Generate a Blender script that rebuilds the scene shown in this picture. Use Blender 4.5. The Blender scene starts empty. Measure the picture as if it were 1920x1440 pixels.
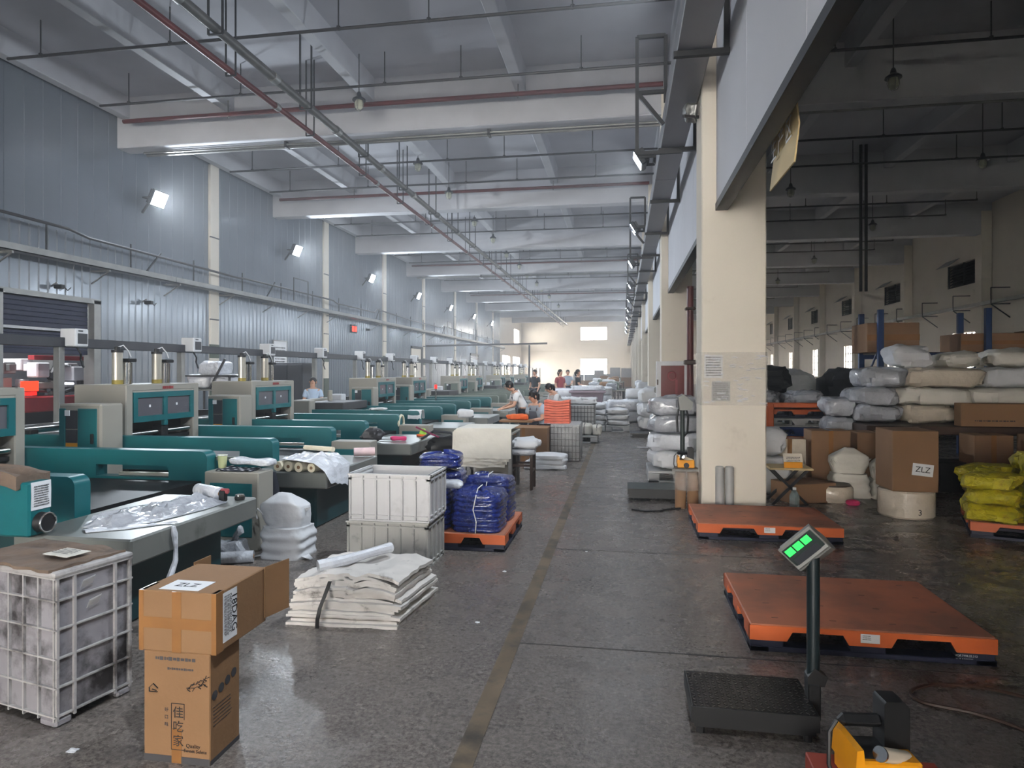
import bpy, bmesh, math, random
from mathutils import Vector, Matrix, noise
random.seed(7)
R = math.radians
scene = bpy.context.scene
C = scene.collection

# ------------------------------------------------------------------ camera, world, lights, exposure
cam_d = bpy.data.cameras.new('camera'); cam = bpy.data.objects.new('camera', cam_d); C.objects.link(cam)
cam_d.sensor_width = 36.0; cam_d.lens = 36.0 * 1240 / 1920; cam_d.shift_y = -23 / 1920
cam_d.clip_start = 0.05; cam_d.clip_end = 400
cam.location = (0, 0, 1.6); cam.rotation_euler = (R(90), 0, math.atan(208 / 1240))
scene.camera = cam
vs = scene.view_settings
vs.view_transform = 'Standard'; vs.look = 'None'; vs.gamma = 1.0; vs.use_curve_mapping = False
vs.exposure = 0.3
cy = scene.cycles; cy.adaptive_threshold = 0.04; cy.max_bounces = 5; cy.diffuse_bounces = 3; cy.glossy_bounces = 2; cy.transmission_bounces = 4; cy.volume_bounces = 0; cy.transparent_max_bounces = 12
world = bpy.data.worlds.new('hazy_daylight'); scene.world = world; world.use_nodes = True
wn = world.node_tree.nodes; wl = world.node_tree.links
wn['Background'].inputs[0].default_value = (1.0, 0.965, 0.915, 1); wn['Background'].inputs[1].default_value = 24.0
LAMP_W, LAMP_COL = 430.0, (0.82, 0.91, 1.0)

# ------------------------------------------------------------------ helpers
def lin(c):
    o = []
    for v in c:
        v /= 255.0
        o.append(v / 12.92 if v <= 0.04045 else ((v + 0.055) / 1.055) ** 2.4)
    return o
MATS = {}
def mat(name, col, rough=0.6, metal=0.0, var=0.12, scale=4.0, bump=0.0, bscale=25.0, spec=0.5, trans=0.0, emit=None, estr=0.0,
        dirt=None, dscale=1.5, dlo=0.55, dhi=0.7, coat=0.0, ior=1.45, alpha=1.0, stretch=None):
    m = bpy.data.materials.new(name); m.use_nodes = True; MATS[name] = m
    nt = m.node_tree; b = nt.nodes['Principled BSDF']; L = nt.links
    c = lin(col)
    tc = nt.nodes.new('ShaderNodeTexCoord'); src = tc.outputs['Object']
    if stretch:
        mp = nt.nodes.new('ShaderNodeMapping'); mp.inputs['Scale'].default_value = stretch
        L.new(src, mp.inputs['Vector']); src = mp.outputs['Vector']
    if var > 0:
        n = nt.nodes.new('ShaderNodeTexNoise'); n.inputs['Scale'].default_value = scale; n.inputs['Detail'].default_value = 6
        L.new(src, n.inputs['Vector'])
        r = nt.nodes.new('ShaderNodeValToRGB')
        r.color_ramp.elements[0].position = 0.3; r.color_ramp.elements[1].position = 0.7
        r.color_ramp.elements[0].color = [max(0, v * (1 - var)) for v in c] + [1]
        r.color_ramp.elements[1].color = [min(1, v * (1 + var)) for v in c] + [1]
        L.new(n.outputs['Fac'], r.inputs['Fac']); out = r.outputs['Color']
        if dirt:
            n2 = nt.nodes.new('ShaderNodeTexNoise'); n2.inputs['Scale'].default_value = dscale; n2.inputs['Detail'].default_value = 9; n2.inputs['Roughness'].default_value = 0.65
            L.new(src, n2.inputs['Vector'])
            r2 = nt.nodes.new('ShaderNodeValToRGB'); r2.color_ramp.elements[0].position = dlo; r2.color_ramp.elements[1].position = dhi
            L.new(n2.outputs['Fac'], r2.inputs['Fac'])
            mx = nt.nodes.new('ShaderNodeMix'); mx.data_type = 'RGBA'
            L.new(r2.outputs['Color'], mx.inputs[0]); L.new(out, mx.inputs[6]); mx.inputs[7].default_value = lin(dirt) + [1]
            out = mx.outputs[2]
        L.new(out, b.inputs['Base Color'])
    else:
        b.inputs['Base Color'].default_value = c + [1]
    b.inputs['Roughness'].default_value = rough; b.inputs['Metallic'].default_value = metal
    b.inputs['Specular IOR Level'].default_value = spec; b.inputs['IOR'].default_value = ior
    b.inputs['Transmission Weight'].default_value = trans; b.inputs['Coat Weight'].default_value = coat
    b.inputs['Alpha'].default_value = alpha
    if emit:
        b.inputs['Emission Color'].default_value = lin(emit) + [1]; b.inputs['Emission Strength'].default_value = estr
    if bump > 0:
        n3 = nt.nodes.new('ShaderNodeTexNoise'); n3.inputs['Scale'].default_value = bscale; n3.inputs['Detail'].default_value = 5
        L.new(src, n3.inputs['Vector'])
        bp = nt.nodes.new('ShaderNodeBump'); bp.inputs['Strength'].default_value = bump; bp.inputs['Distance'].default_value = 0.05
        L.new(n3.outputs['Fac'], bp.inputs['Height']); L.new(bp.outputs['Normal'], b.inputs['Normal'])
    return m

class MB:
    def __init__(s): s.v = []; s.f = []
    def add(s, vs_, fs):
        o = len(s.v); s.v += [tuple(v) for v in vs_]; s.f += [tuple(i + o for i in f) for f in fs]; return s
    def box(s, x0, x1, y0, y1, z0, z1):
        v = [(x0, y0, z0), (x1, y0, z0), (x1, y1, z0), (x0, y1, z0), (x0, y0, z1), (x1, y0, z1), (x1, y1, z1), (x0, y1, z1)]
        return s.add(v, [(3, 2, 1, 0), (4, 5, 6, 7), (0, 1, 5, 4), (1, 2, 6, 5), (2, 3, 7, 6), (3, 0, 4, 7)])
    def rbox(s, x0, x1, y0, y1, z0, z1, r=0.01, seg=1):
        bm = bmesh.new(); bmesh.ops.create_cube(bm, size=1)
        for v in bm.verts:
            v.co = ((x0 + x1) / 2 + v.co.x * (x1 - x0), (y0 + y1) / 2 + v.co.y * (y1 - y0), (z0 + z1) / 2 + v.co.z * (z1 - z0))
        r = min(r, 0.49 * min(x1 - x0, y1 - y0, z1 - z0))
        bmesh.ops.bevel(bm, geom=list(bm.edges), offset=r, segments=seg, affect='EDGES', profile=0.5)
        bm.verts.index_update()
        s.add([v.co[:] for v in bm.verts], [tuple(v.index for v in f.verts) for f in bm.faces]); bm.free(); return s
    def cyl(s, p0, p1, r0, r1=None, n=12, cap=True):
        r1 = r0 if r1 is None else r1
        p0 = Vector(p0); p1 = Vector(p1); d = (p1 - p0).normalized()
        a = d.orthogonal().normalized(); b = d.cross(a)
        v = []
        for p, r in ((p0, r0), (p1, r1)):
            for i in range(n):
                t = 2 * math.pi * i / n; v.append(p + a * (r * math.cos(t)) + b * (r * math.sin(t)))
        f = [(i, (i + 1) % n, n + (i + 1) % n, n + i) for i in range(n)]
        if cap: f += [tuple(range(n - 1, -1, -1)), tuple(range(n, 2 * n))]
        return s.add(v, f)
    def bar(s, p0, p1, w, h=None):
        h = w if h is None else h
        p0 = Vector(p0); p1 = Vector(p1); d = (p1 - p0).normalized()
        up = Vector((0, 0, 1)) if abs(d.z) < 0.95 else Vector((0, 1, 0))
        a = d.cross(up).normalized(); b = a.cross(d)
        v = []
        for p in (p0, p1):
            for i, j in ((-1, -1), (1, -1), (1, 1), (-1, 1)): v.append(p + a * (i * w / 2) + b * (j * h / 2))
        return s.add(v, [(0, 1, 5, 4), (1, 2, 6, 5), (2, 3, 7, 6), (3, 0, 4, 7), (3, 2, 1, 0), (4, 5, 6, 7)])
    def tube(s, pts, r, n=8, closed=False):
        pts = [Vector(p) for p in pts]; m = len(pts); rings = []
        prev = None
        for i, p in enumerate(pts):
            q0 = pts[i - 1] if i or closed else p; q1 = pts[(i + 1) % m] if i < m - 1 or closed else p
            d = (q1 - q0).normalized()
            a = (prev - d * prev.dot(d)) if prev else d.orthogonal()
            a.normalize(); prev = a; b = d.cross(a)
            rr = r[i] if isinstance(r, (list, tuple)) else r
            rings.append([p + a * (rr * math.cos(2 * math.pi * k / n)) + b * (rr * math.sin(2 * math.pi * k / n)) for k in range(n)])
        return s.loft(rings, closed=closed)
    def loft(s, rings, closed=False, cap=True):
        n = len(rings[0]); m = len(rings); v = [p for r in rings for p in r]; f = []
        for i in range(m if closed else m - 1):
            j = (i + 1) % m
            for k in range(n): f.append((i * n + k, i * n + (k + 1) % n, j * n + (k + 1) % n, j * n + k))
        if cap and not closed: f += [tuple(range(n - 1, -1, -1)), tuple((m - 1) * n + k for k in range(n))]
        return s.add(v, f)
    def prism(s, poly, axis, a0, a1):
        n = len(poly)
        def pt(p, a): return {'x': (a, p[0], p[1]), 'y': (p[0], a, p[1]), 'z': (p[0], p[1], a)}[axis]
        v = [pt(p, a0) for p in poly] + [pt(p, a1) for p in poly]
        f = [(i, (i + 1) % n, n + (i + 1) % n, n + i) for i in range(n)] + [tuple(range(n - 1, -1, -1)), tuple(range(n, 2 * n))]
        return s.add(v, f)
    def lathe(s, prof, c=(0, 0, 0), n=20):
        return s.loft([[(c[0] + r * math.cos(2 * math.pi * k / n), c[1] + r * math.sin(2 * math.pi * k / n), c[2] + z) for k in range(n)] for r, z in prof])
    def grid(s, fn, nu, nv, thick=0.0):
        v = [fn(i / nu, j / nv) for i in range(nu + 1) for j in range(nv + 1)]
        f = [(i * (nv + 1) + j, (i + 1) * (nv + 1) + j, (i + 1) * (nv + 1) + j + 1, i * (nv + 1) + j + 1) for i in range(nu) for j in range(nv)]
        if thick:
            o = len(v); v = v + [(p[0], p[1], p[2] - thick) for p in v]
            f = f + [tuple(k + o for k in reversed(q)) for q in f]
            rim = [i * (nv + 1) for i in range(nu + 1)] + [nu * (nv + 1) + j for j in range(1, nv + 1)] + [i * (nv + 1) + nv for i in range(nu - 1, -1, -1)] + [j for j in range(nv - 1, 0, -1)]
            for a in range(len(rim)):
                b = (a + 1) % len(rim); f.append((rim[b], rim[a], rim[a] + o, rim[b] + o))
        return s.add(v, f)
    def mesh(s, name, m=None, ang=0.6):
        me = bpy.data.meshes.new(name); me.from_pydata(s.v, [], s.f)
        bm = bmesh.new(); bm.from_mesh(me); bmesh.ops.recalc_face_normals(bm, faces=bm.faces); bm.to_mesh(me); bm.free()
        if m: me.materials.append(MATS[m] if isinstance(m, str) else m)
        me.shade_smooth(); me.set_sharp_from_angle(angle=ang)
        return me

def tag(o, label=None, cat=None, group=None, kind=None):
    if label: o['label'] = label
    if cat: o['category'] = cat
    if group: o['group'] = group
    if kind: o['kind'] = kind
    return o
def ob(name, mb, m=None, parent=None, loc=(0, 0, 0), rz=0.0, label=None, cat=None, group=None, kind=None, rot=None, ang=0.6):
    me = mb.mesh(name, m, ang) if isinstance(mb, MB) else mb
    o = bpy.data.objects.new(name, me); C.objects.link(o); o.location = loc
    o.rotation_euler = rot if rot else (0, 0, rz)
    if parent: o.parent = parent
    return tag(o, label, cat, group, kind)
def T(name, label, cat, loc=(0, 0, 0), rz=0.0, group=None, kind=None):
    o = bpy.data.objects.new(name, None); C.objects.link(o); o.location = loc; o.rotation_euler = (0, 0, rz); o.empty_display_size = 0.1
    return tag(o, label, cat, group, kind)
def dup(root, loc=None, rz=None, label=None, parent=None):
    c = root.copy(); C.objects.link(c); c.parent = parent
    if loc is not None: c.location = loc
    if rz is not None: c.rotation_euler = (0, 0, rz)
    if label: c['label'] = label
    for ch in list(root.children): dup(ch, parent=c)
    return c
ORD = 'first second third fourth fifth sixth seventh eighth ninth tenth eleventh twelfth thirteenth fourteenth fifteenth sixteenth seventeenth eighteenth nineteenth twentieth'.split()
def N3(x, y, z, s=1.0): return noise.noise(Vector((x * s, y * s, z * s)))
def sgn(v, e): return math.copysign(abs(v) ** e, v)
def bag(w, d, h, seed=0, e1=0.5, e2=0.45, nu=28, nv=16, amp=0.03, fs=5.0, sag=0.0, fine=0.012, ffs=16.0):
    """a filled bag lying flat, base at z=0"""
    rings = []
    for j in range(1, nv):
        ph = -math.pi / 2 + math.pi * j / nv; ring = []
        for i in range(nu):
            th = 2 * math.pi * i / nu
            x = w / 2 * sgn(math.cos(ph), e1) * sgn(math.cos(th), e2); y = d / 2 * sgn(math.cos(ph), e1) * sgn(math.sin(th), e2)
            z = h / 2 * sgn(math.sin(ph), e1)
            nn = N3(x + seed * 7.3, y + seed * 3.1, z - seed, fs) * amp + N3(x - seed, y + seed * 2, z, ffs) * fine
            k = 1 + nn / (0.35 * max(w, d)) * 1.4
            x *= k; y *= k; z = z * (1 + nn / h * 1.5) - sag * (x / w * 2) ** 2 * h
            ring.append((x, y, max(0, z + h / 2)))
        rings.append(ring)
    m = MB(); m.loft(rings); return m
def text_mesh(s, size, m, width=None, align='CENTER'):
    cu = bpy.data.curves.new('lettering', 'FONT'); cu.body = s; cu.size = size; cu.align_x = align; cu.align_y = 'CENTER'; cu.extrude = 0.0004; cu.resolution_u = 2
    o = bpy.data.objects.new('lettering', cu); C.objects.link(o)
    me = bpy.data.meshes.new_from_object(o.evaluated_get(bpy.context.evaluated_depsgraph_get()))
    bpy.data.objects.remove(o); bpy.data.curves.remove(cu)
    if width and len(me.vertices):
        xs = [v.co.x for v in me.vertices]; k = width / max(1e-4, max(xs) - min(xs))
        for v in me.vertices: v.co.x *= k
    me.materials.clear(); me.materials.append(MATS[m]); me.name = 'lettering'
    return me
def txt(s, size, m, parent, loc, rot, width=None, name='lettering'):
    return ob(name, text_mesh(s, size, m, width), parent=parent, loc=loc, rot=rot)
FRONT = (R(90), 0, 0)          # text seen from -Y
SIDE = (R(90), 0, R(90))       # text seen from +X
LSIDE = (R(90), 0, R(-90))     # text seen from -X
def scribble(rows, w, h, m, seed=0, lh=0.5):
    """rows of short print strokes on the local XY plane"""
    rnd = random.Random(seed); b = MB(); dz = 0.0006
    for r_ in range(rows):
        y = h / 2 - h * (r_ + 0.5) / rows; x = -w / 2
        while x < w / 2 - 0.01:
            l = rnd.uniform(0.02, 0.09) * w; x2 = min(w / 2, x + l); hh = h / rows * lh * rnd.uniform(0.6, 1)
            b.box(x, x2, y - hh / 2, y + hh / 2, 0, dz); x = x2 + rnd.uniform(0.01, 0.03) * w
    return b

# ------------------------------------------------------------------ materials
mat('concrete_white', (196, 196, 200), 0.8, var=0.07, scale=1.2, bump=0.08, bscale=8)
mat('slab_white', (186, 186, 192), 0.85, var=0.10, scale=0.7)
mat('cream', (226, 217, 202), 0.75, var=0.04, scale=1.0, dirt=(190, 178, 160), dscale=1.3, dlo=0.62, dhi=0.85)
mat('panel_white', (205, 206, 212), 0.6, var=0.05, scale=0.8)
mat('sheet_metal', (126, 133, 142), 0.2, metal=0.2, var=0.06, scale=0.5, bump=0.1, bscale=1.6, spec=0.8)
mat('black_steel', (34, 35, 39), 0.5, var=0.2)
mat('dark_pipe', (58, 56, 58), 0.45, var=0.2)
mat('grey_pipe', (92, 90, 88), 0.4, metal=0.3, var=0.2)
mat('red_pipe', (92, 36, 36), 0.45, var=0.2)
mat('grey_duct', (132, 132, 136), 0.45, metal=0.4, var=0.06, scale=1)
mat('galv', (138, 138, 136), 0.42, metal=0.6, var=0.12)
mat('teal', (12, 98, 103), 0.38, var=0.08, scale=2, dirt=(10, 74, 78), dscale=1.2, dlo=0.55, dhi=0.8)
mat('teal_dark', (14, 54, 58), 0.5, var=0.15)
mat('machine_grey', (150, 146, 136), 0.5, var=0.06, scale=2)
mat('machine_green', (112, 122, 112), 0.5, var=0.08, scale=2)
mat('table_steel', (126, 128, 124), 0.33, metal=0.3, var=0.1, scale=2, dirt=(60, 58, 56), dscale=1.8, dlo=0.58, dhi=0.75)
mat('dark_panel', (52, 54, 60), 0.4, var=0.1)
mat('smoked', (92, 92, 98), 0.18, var=0.15, scale=2)
mat('chrome', (200, 200, 198), 0.18, metal=1.0, var=0.05)
mat('steel_tube', (188, 184, 172), 0.3, metal=0.5, var=0.1)
mat('black', (18, 18, 20), 0.5, var=0.1)
mat('rubber', (26, 26, 28), 0.7, var=0.1)
mat('white_plastic', (214, 214, 216), 0.45, var=0.05)
mat('crate_white', (206, 204, 204), 0.45, var=0.04, scale=2, dirt=(150, 148, 146), dscale=2.5, dlo=0.6, dhi=0.85)
mat('crate_grey', (186, 184, 178), 0.5, var=0.06, scale=2, dirt=(96, 92, 88), dscale=3.5, dlo=0.56, dhi=0.72)
mat('crate_dirty', (150, 146, 150), 0.5, var=0.15, scale=3, dirt=(52, 48, 48), dscale=3.2, dlo=0.44, dhi=0.60)
mat('crate_rib', (176, 172, 170), 0.5, var=0.12, scale=4, dirt=(84, 78, 76), dscale=4, dlo=0.46, dhi=0.64)
mat('cardboard', (142, 106, 72), 0.75, var=0.06, scale=3, bump=0.05, bscale=60)
mat('cardboard_dull', (138, 104, 74), 0.8, var=0.1, scale=3)
mat('cardboard_worn', (112, 94, 80), 0.8, var=0.22, scale=6, dirt=(60, 50, 44), dscale=4, dlo=0.5, dhi=0.7, bump=0.3, bscale=14)
mat('packing_tape', (150, 104, 60), 0.15, var=0.1, scale=9, coat=0.6)
mat('paper', (232, 232, 234), 0.7, var=0.03)
mat('ink', (26, 26, 30), 0.6, var=0)
mat('ink_grey', (70, 68, 70), 0.6, var=0)
mat('woven_white', (212, 212, 214), 0.6, var=0.06, scale=6, bump=0.25, bscale=9)
mat('woven_cream', (218, 212, 200), 0.65, var=0.06, scale=6, bump=0.2, bscale=9)
mat('woven_layer', (214, 208, 202), 0.65, var=0.10, scale=9, dirt=(108, 100, 94), dscale=7, dlo=0.58, dhi=0.72)
mat('film_white', (214, 216, 222), 0.22, var=0.06, scale=6, bump=0.55, bscale=12, coat=0.5)
mat('film_grey', (176, 178, 184), 0.2, var=0.10, scale=6, bump=0.6, bscale=14, coat=0.6)
mat('film_beige', (214, 200, 180), 0.2, var=0.08, scale=5, bump=0.5, bscale=10, coat=0.6)
mat('cream_roll', (226, 216, 190), 0.5, var=0.06, scale=6)
mat('clear_wrap', (235, 232, 225), 0.06, var=0, bump=1.0, bscale=16, alpha=0.28, coat=0.4)
mat('blue_film', (18, 40, 118), 0.14, var=0.35, scale=9, bump=0.8, bscale=26, coat=0.7)
mat('yellow_bag', (196, 182, 34), 0.4, var=0.3, scale=12, bump=0.6, bscale=20, dirt=(150, 120, 40), dscale=6)
mat('salmon', (236, 116, 88), 0.6, var=0.12, scale=8)
mat('orange_cloth', (226, 98, 34), 0.6, var=0.15, scale=8)
mat('pallet_orange', (206, 98, 46), 0.45, var=0.08, scale=3)
mat('pallet_top', (194, 118, 86), 0.6, var=0.08, scale=2, dirt=(154, 102, 80), dscale=1.4, dlo=0.42, dhi=0.62)
mat('pallet_navy', (30, 34, 56), 0.5, var=0.12)
mat('pallet_grey', (170, 170, 170), 0.6, var=0.08)
mat('pallet_blue', (24, 52, 110), 0.5, var=0.12)
mat('green_lit', (60, 230, 100), 0.4, var=0, emit=(50, 235, 95), estr=0.9)
mat('lcd_dark', (52, 62, 60), 0.15, var=0.05)
mat('tread_steel', (120, 116, 114), 0.28, metal=0.9, var=0.2, scale=6)
mat('cup_pale', (196, 200, 150), 0.4, var=0.05)
mat('brass_label', (150, 132, 60), 0.5, var=0.1)
mat('post_dark', (18, 30, 34), 0.4, var=0.1)
mat('wine', (120, 36, 70), 0.5, var=0.05)
mat('scale_metal', (40, 38, 38), 0.32, metal=0.7, var=0.2, scale=6)
mat('scale_green', (38, 48, 46), 0.45, var=0.12)
mat('scale_grey', (120, 120, 116), 0.4, var=0.05)
mat('tool_yellow', (226, 150, 20), 0.4, var=0.1)
mat('beige_plastic', (212, 200, 180), 0.4, var=0.04)
mat('red_box', (150, 60, 44), 0.6, var=0.1)
mat('led_white', (255, 255, 255), 0.4, var=0, emit=(225, 238, 255), estr=25)
mat('led_soft', (255, 255, 255), 0.4, var=0, emit=(235, 240, 255), estr=6)
mat('led_red', (255, 40, 20), 0.4, var=0, emit=(255, 45, 22), estr=3)
mat('led_red_dim', (200, 30, 25), 0.4, var=0, emit=(255, 40, 30), estr=1.2)
mat('shutter_blue', (26, 32, 62), 0.5, var=0.08)
mat('machine_red', (150, 44, 48), 0.45, var=0.1)
mat('rack_blue', (30, 58, 104), 0.45, var=0.1)
mat('dark_wood', (66, 48, 38), 0.5, var=0.15)
mat('glass_pane', (235, 230, 215), 0.08, var=0, alpha=0.15)
mat('glass_lamp', (190, 190, 170), 0.15, var=0.05, alpha=0.7)
mat('hydrant_red', (124, 66, 64), 0.15, var=0.06, coat=0.5)
mat('sign_yellow', (214, 190, 140), 0.5, var=0.18, scale=1.6)
mat('pale_pink', (238, 206, 206), 0.5, var=0.12, scale=14)
mat('hot_pink', (226, 60, 120), 0.5, var=0.05)
mat('lime', (150, 206, 60), 0.5, var=0.1)
mat('purple_bin', (146, 130, 140), 0.5, var=0.08)
mat('pvc_grey', (172, 172, 170), 0.35, var=0.05)
mat('skin', (206, 158, 132), 0.5, var=0.04, scale=9)
mat('hair', (22, 18, 18), 0.45, var=0.2, scale=20)
mat('lip', (150, 84, 78), 0.5, var=0)
mat('shirt_blue', (186, 204, 226), 0.8, var=0.05)
mat('shirt_white', (226, 224, 224), 0.8, var=0.05)
mat('shirt_grey', (164, 176, 190), 0.8, var=0.05)
mat('apron_grey', (96, 100, 112), 0.8, var=0.08)
mat('shirt_dark', (44, 46, 50), 0.8, var=0.1)
mat('shirt_red', (150, 70, 74), 0.8, var=0.1)
mat('trousers', (40, 42, 52), 0.8, var=0.1)
mat('bottle_clear', (160, 180, 180), 0.08, var=0, alpha=0.45, coat=0.5)

# speckled worn concrete floor: ground terrazzo-like chips, stains, uneven gloss
def floor_material():
    m = bpy.data.materials.new('worn_concrete'); m.use_nodes = True; MATS['worn_concrete'] = m
    nt = m.node_tree; N = nt.nodes; L = nt.links; b = N['Principled BSDF']
    tc = N.new('ShaderNodeTexCoord')
    def noi(sc, det=6, ro=0.6):
        n = N.new('ShaderNodeTexNoise'); n.inputs['Scale'].default_value = sc; n.inputs['Detail'].default_value = det; n.inputs['Roughness'].default_value = ro
        L.new(tc.outputs['Object'], n.inputs['Vector']); return n
    def ramp(n, p0, p1, c0, c1):
        r = N.new('ShaderNodeValToRGB'); e = r.color_ramp.elements; e[0].position = p0; e[1].position = p1
        e[0].color = c0 + [1]; e[1].color = c1 + [1]; L.new(n.outputs['Fac'], r.inputs['Fac']); return r
    def mix(a, bcol, fac, mode='MIX'):
        x = N.new('ShaderNodeMix'); x.data_type = 'RGBA'; x.blend_type = mode
        if hasattr(fac, 'links'): L.new(fac, x.inputs[0])
        else: x.inputs[0].default_value = fac
        L.new(a, x.inputs[6])
        if hasattr(bcol, 'links'): L.new(bcol, x.inputs[7])
        else: x.inputs[7].default_value = bcol + [1]
        return x.outputs[2]
    base = ramp(noi(0.5, 8), 0.3, 0.7, lin((84, 76, 71)), lin((112, 104, 98)))
    fine = ramp(noi(42, 5, 0.8), 0.36, 0.64, lin((42, 37, 34)), lin((172, 162, 154)))
    c = mix(base.outputs[0], fine.outputs[0], 0.5)
    st = ramp(noi(2.6, 6, 0.6), 0.56, 0.78, [0, 0, 0], [1, 1, 1])
    stm = N.new('ShaderNodeMath'); stm.operation = 'MULTIPLY'; stm.inputs[1].default_value = 0.4; L.new(st.outputs[0], stm.inputs[0])
    c = mix(c, lin((62, 56, 54)), stm.outputs[0])
    v = N.new('ShaderNodeTexVoronoi'); v.inputs['Scale'].default_value = 3.0; L.new(tc.outputs['Object'], v.inputs['Vector'])
    vr = N.new('ShaderNodeValToRGB'); vr.color_ramp.elements[0].position = 0.0; vr.color_ramp.elements[1].position = 0.09
    vr.color_ramp.elements[0].color = (1, 1, 1, 1); vr.color_ramp.elements[1].color = (0, 0, 0, 1); L.new(v.outputs['Distance'], vr.inputs['Fac'])
    vm = N.new('ShaderNodeMath'); vm.operation = 'MULTIPLY'; L.new(vr.outputs[0], vm.inputs[0])
    sel = ramp(noi(1.1, 4), 0.5, 0.62, [0, 0, 0], [1, 1, 1]); L.new(sel.outputs[0], vm.inputs[1])
    c = mix(c, lin((50, 46, 45)), vm.outputs[0])
    L.new(c, b.inputs['Base Color'])
    rr = ramp(noi(3.5, 8, 0.7), 0.35, 0.65, [0.15] * 3, [0.40] * 3); L.new(rr.outputs[0], b.inputs['Roughness'])
    bp = N.new('ShaderNodeBump'); bp.inputs['Strength'].default_value = 0.12; bp.inputs['Distance'].default_value = 0.02
    L.new(noi(45, 4, 0.7).outputs['Fac'], bp.inputs['Height']); L.new(bp.outputs['Normal'], b.inputs['Normal'])
floor_material()
mat('strip_tan', (112, 96, 76), 0.55, var=0.2, scale=5, dirt=(64, 58, 50), dscale=4, dlo=0.45, dhi=0.65)
mat('joint_dark', (62, 58, 56), 0.7, var=0.2)

# ------------------------------------------------------------------ the hall
S, YB, ZB, ZS = 8.0, 7.75, 7.6, 8.95       # bay length, front face of the first column, beam soffit, slab soffit
XL, XC, XR, YE, YR = -13.4, 0.88, 15.8, 87.6, -25.0
NB = 10
fl = ob('floor', MB().box(-24, XR + 4, YR - 2, YE + 14, -0.3, 0), 'worn_concrete', kind='structure', label='worn speckled grey concrete factory floor')
tr = ob('trim_1', MB().box(-0.69, -0.60, YR, 62, -0.05, 0.0025), 'strip_tan', kind='structure', label='worn tan strip let into the floor along the aisle')
for i, y in enumerate((-4, 3.85, 5.95, 9.2, 13.2, 17.2, 21.2, 27)):
    ob('joint', MB().box(-0.6, 2.6, y, y + 0.012, -0.02, 0.0012), 'joint_dark', fl)
for i, x in enumerate((-5.2, 5.6)):
    ob('joint', MB().box(x, x + 0.014, YR, 60, -0.02, 0.0012), 'joint_dark', fl)

ce = ob('ceiling', MB().box(-20, XR + 0.3, YR, YE, ZS, ZS + 0.3), 'slab_white', kind='structure', label='white concrete ceiling slab with deep beams')
for n in range(-4, NB):
    y = YB + n * S
    if n < NB - 0:
        ob('beam', MB().rbox(XL - 0.3, XR + 0.2, y + 0.02, y + 0.52, ZB, ZS + 0.02, 0.02), 'concrete_white', ce)
for x in (-13.15, -10.1, -6.27, -2.44, 5.0, 8.7, 12.4):
    ob('secondary_beam', MB().rbox(x - 0.13, x + 0.13, YR, YE, 8.38, ZS + 0.02, 0.015), 'concrete_white', ce)
ob('ridge_beam', MB().rbox(1.02, 1.5, YR, YE, 8.1, ZS + 0.02, 0.015), 'concrete_white', ce)

# right-hand row of columns with header panels hung between them
for n in range(-4, NB):
    y = YB + n * S
    lab = 'cream concrete column at the aisle, ' + ('wrapped with clear film and papers' if n == 0 else f'{ORD[n]} behind the wrapped one' if n > 0 else f'{ORD[-n-1]} one behind the viewer')
    ob('column', MB().rbox(XC, XC + 0.70, y, y + 0.55, 0, 8.2, 0.012), 'cream', kind='structure', label=lab)
wm = T('wall_middle', 'white header panels between the aisle columns', None, kind='structure')
for n in range(-4, NB - 1):
    y0 = YB + n * S + 0.55 if n > -4 else YR; y1 = YB + (n + 1) * S
    k = 4; w = (y1 - y0) / k
    for i in range(k):
        for z0, z1 in ((3.50, 5.62), (5.635, 8.1)):
            ob('panel', MB().rbox(1.04, 1.16, y0 + i * w + 0.006, y0 + (i + 1) * w - 0.006, z0, z1, 0.004), 'panel_white', wm)
    ob('edge_trim', MB().box(1.03, 1.165, y0, y1, 3.42, 3.50), 'black_steel', wm)
    ob('backing', MB().box(1.10, 1.15, y0, y1, 3.5, 8.1), 'dark_panel', wm)

# left wall: corrugated sheet between cream pilasters
def sheet(y0, y1, z0, z1, pitch=0.25, rib=0.035, dep=0.028):
    pts = []; y = y0
    while y < y1 - 1e-6:
        for q, x in ((0, 0), (pitch - 2.2 * rib, 0), (pitch - 1.6 * rib, dep), (pitch - 0.6 * rib, dep)):
            if y + q < y1: pts.append((XL + x, y + q))
        y += pitch
    pts.append((XL, y1))
    b = MB(); v = []; f = []
    for x, yy in pts: v += [(x, yy, z0), (x, yy, z1)]
    for i in range(len(pts) - 1): f.append((2 * i, 2 * i + 2, 2 * i + 3, 2 * i + 1))
    return b.add(v, f)
WL = T('wall_left', 'grey corrugated sheet metal wall along the machines', None, kind='structure')
ob('backing', MB().box(XL - 0.25, XL - 0.02, YR, 12.4, 0, ZS).box(XL - 0.25, XL - 0.02, 15.0, 71.7, 0, ZS).box(XL - 0.25, XL - 0.02, 12.4, 15.0, 3.34, ZS), 'sheet_metal', WL)
PIL = [YB + n * S + 3.9 for n in range(-2, 8)]
PIL = [-20, -12, -3.9, 4.0, 12.0, 19.94, 28.3, 35.8, 43.3, 51.8, 59.8, 67.5]
edges = [YR] + PIL + [71.7]
for a, b_ in zip(edges[:-1], edges[1:]):
    if a == 12.0:
        ob('sheet', sheet(12.0, 12.4, 0, 5.0), 'sheet_metal', WL); ob('sheet', sheet(12.4, 15.0, 3.34, 5.0), 'sheet_metal', WL); ob('sheet', sheet(15.0, b_, 0, 5.0), 'sheet_metal', WL)
    else: ob('sheet', sheet(a, b_, 0, 5.0), 'sheet_metal', WL)
    ob('upper_sheet', sheet(a, b_, 5.0, ZS, pitch=0.5, rib=0.02, dep=0.012), 'sheet_metal', WL)
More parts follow.
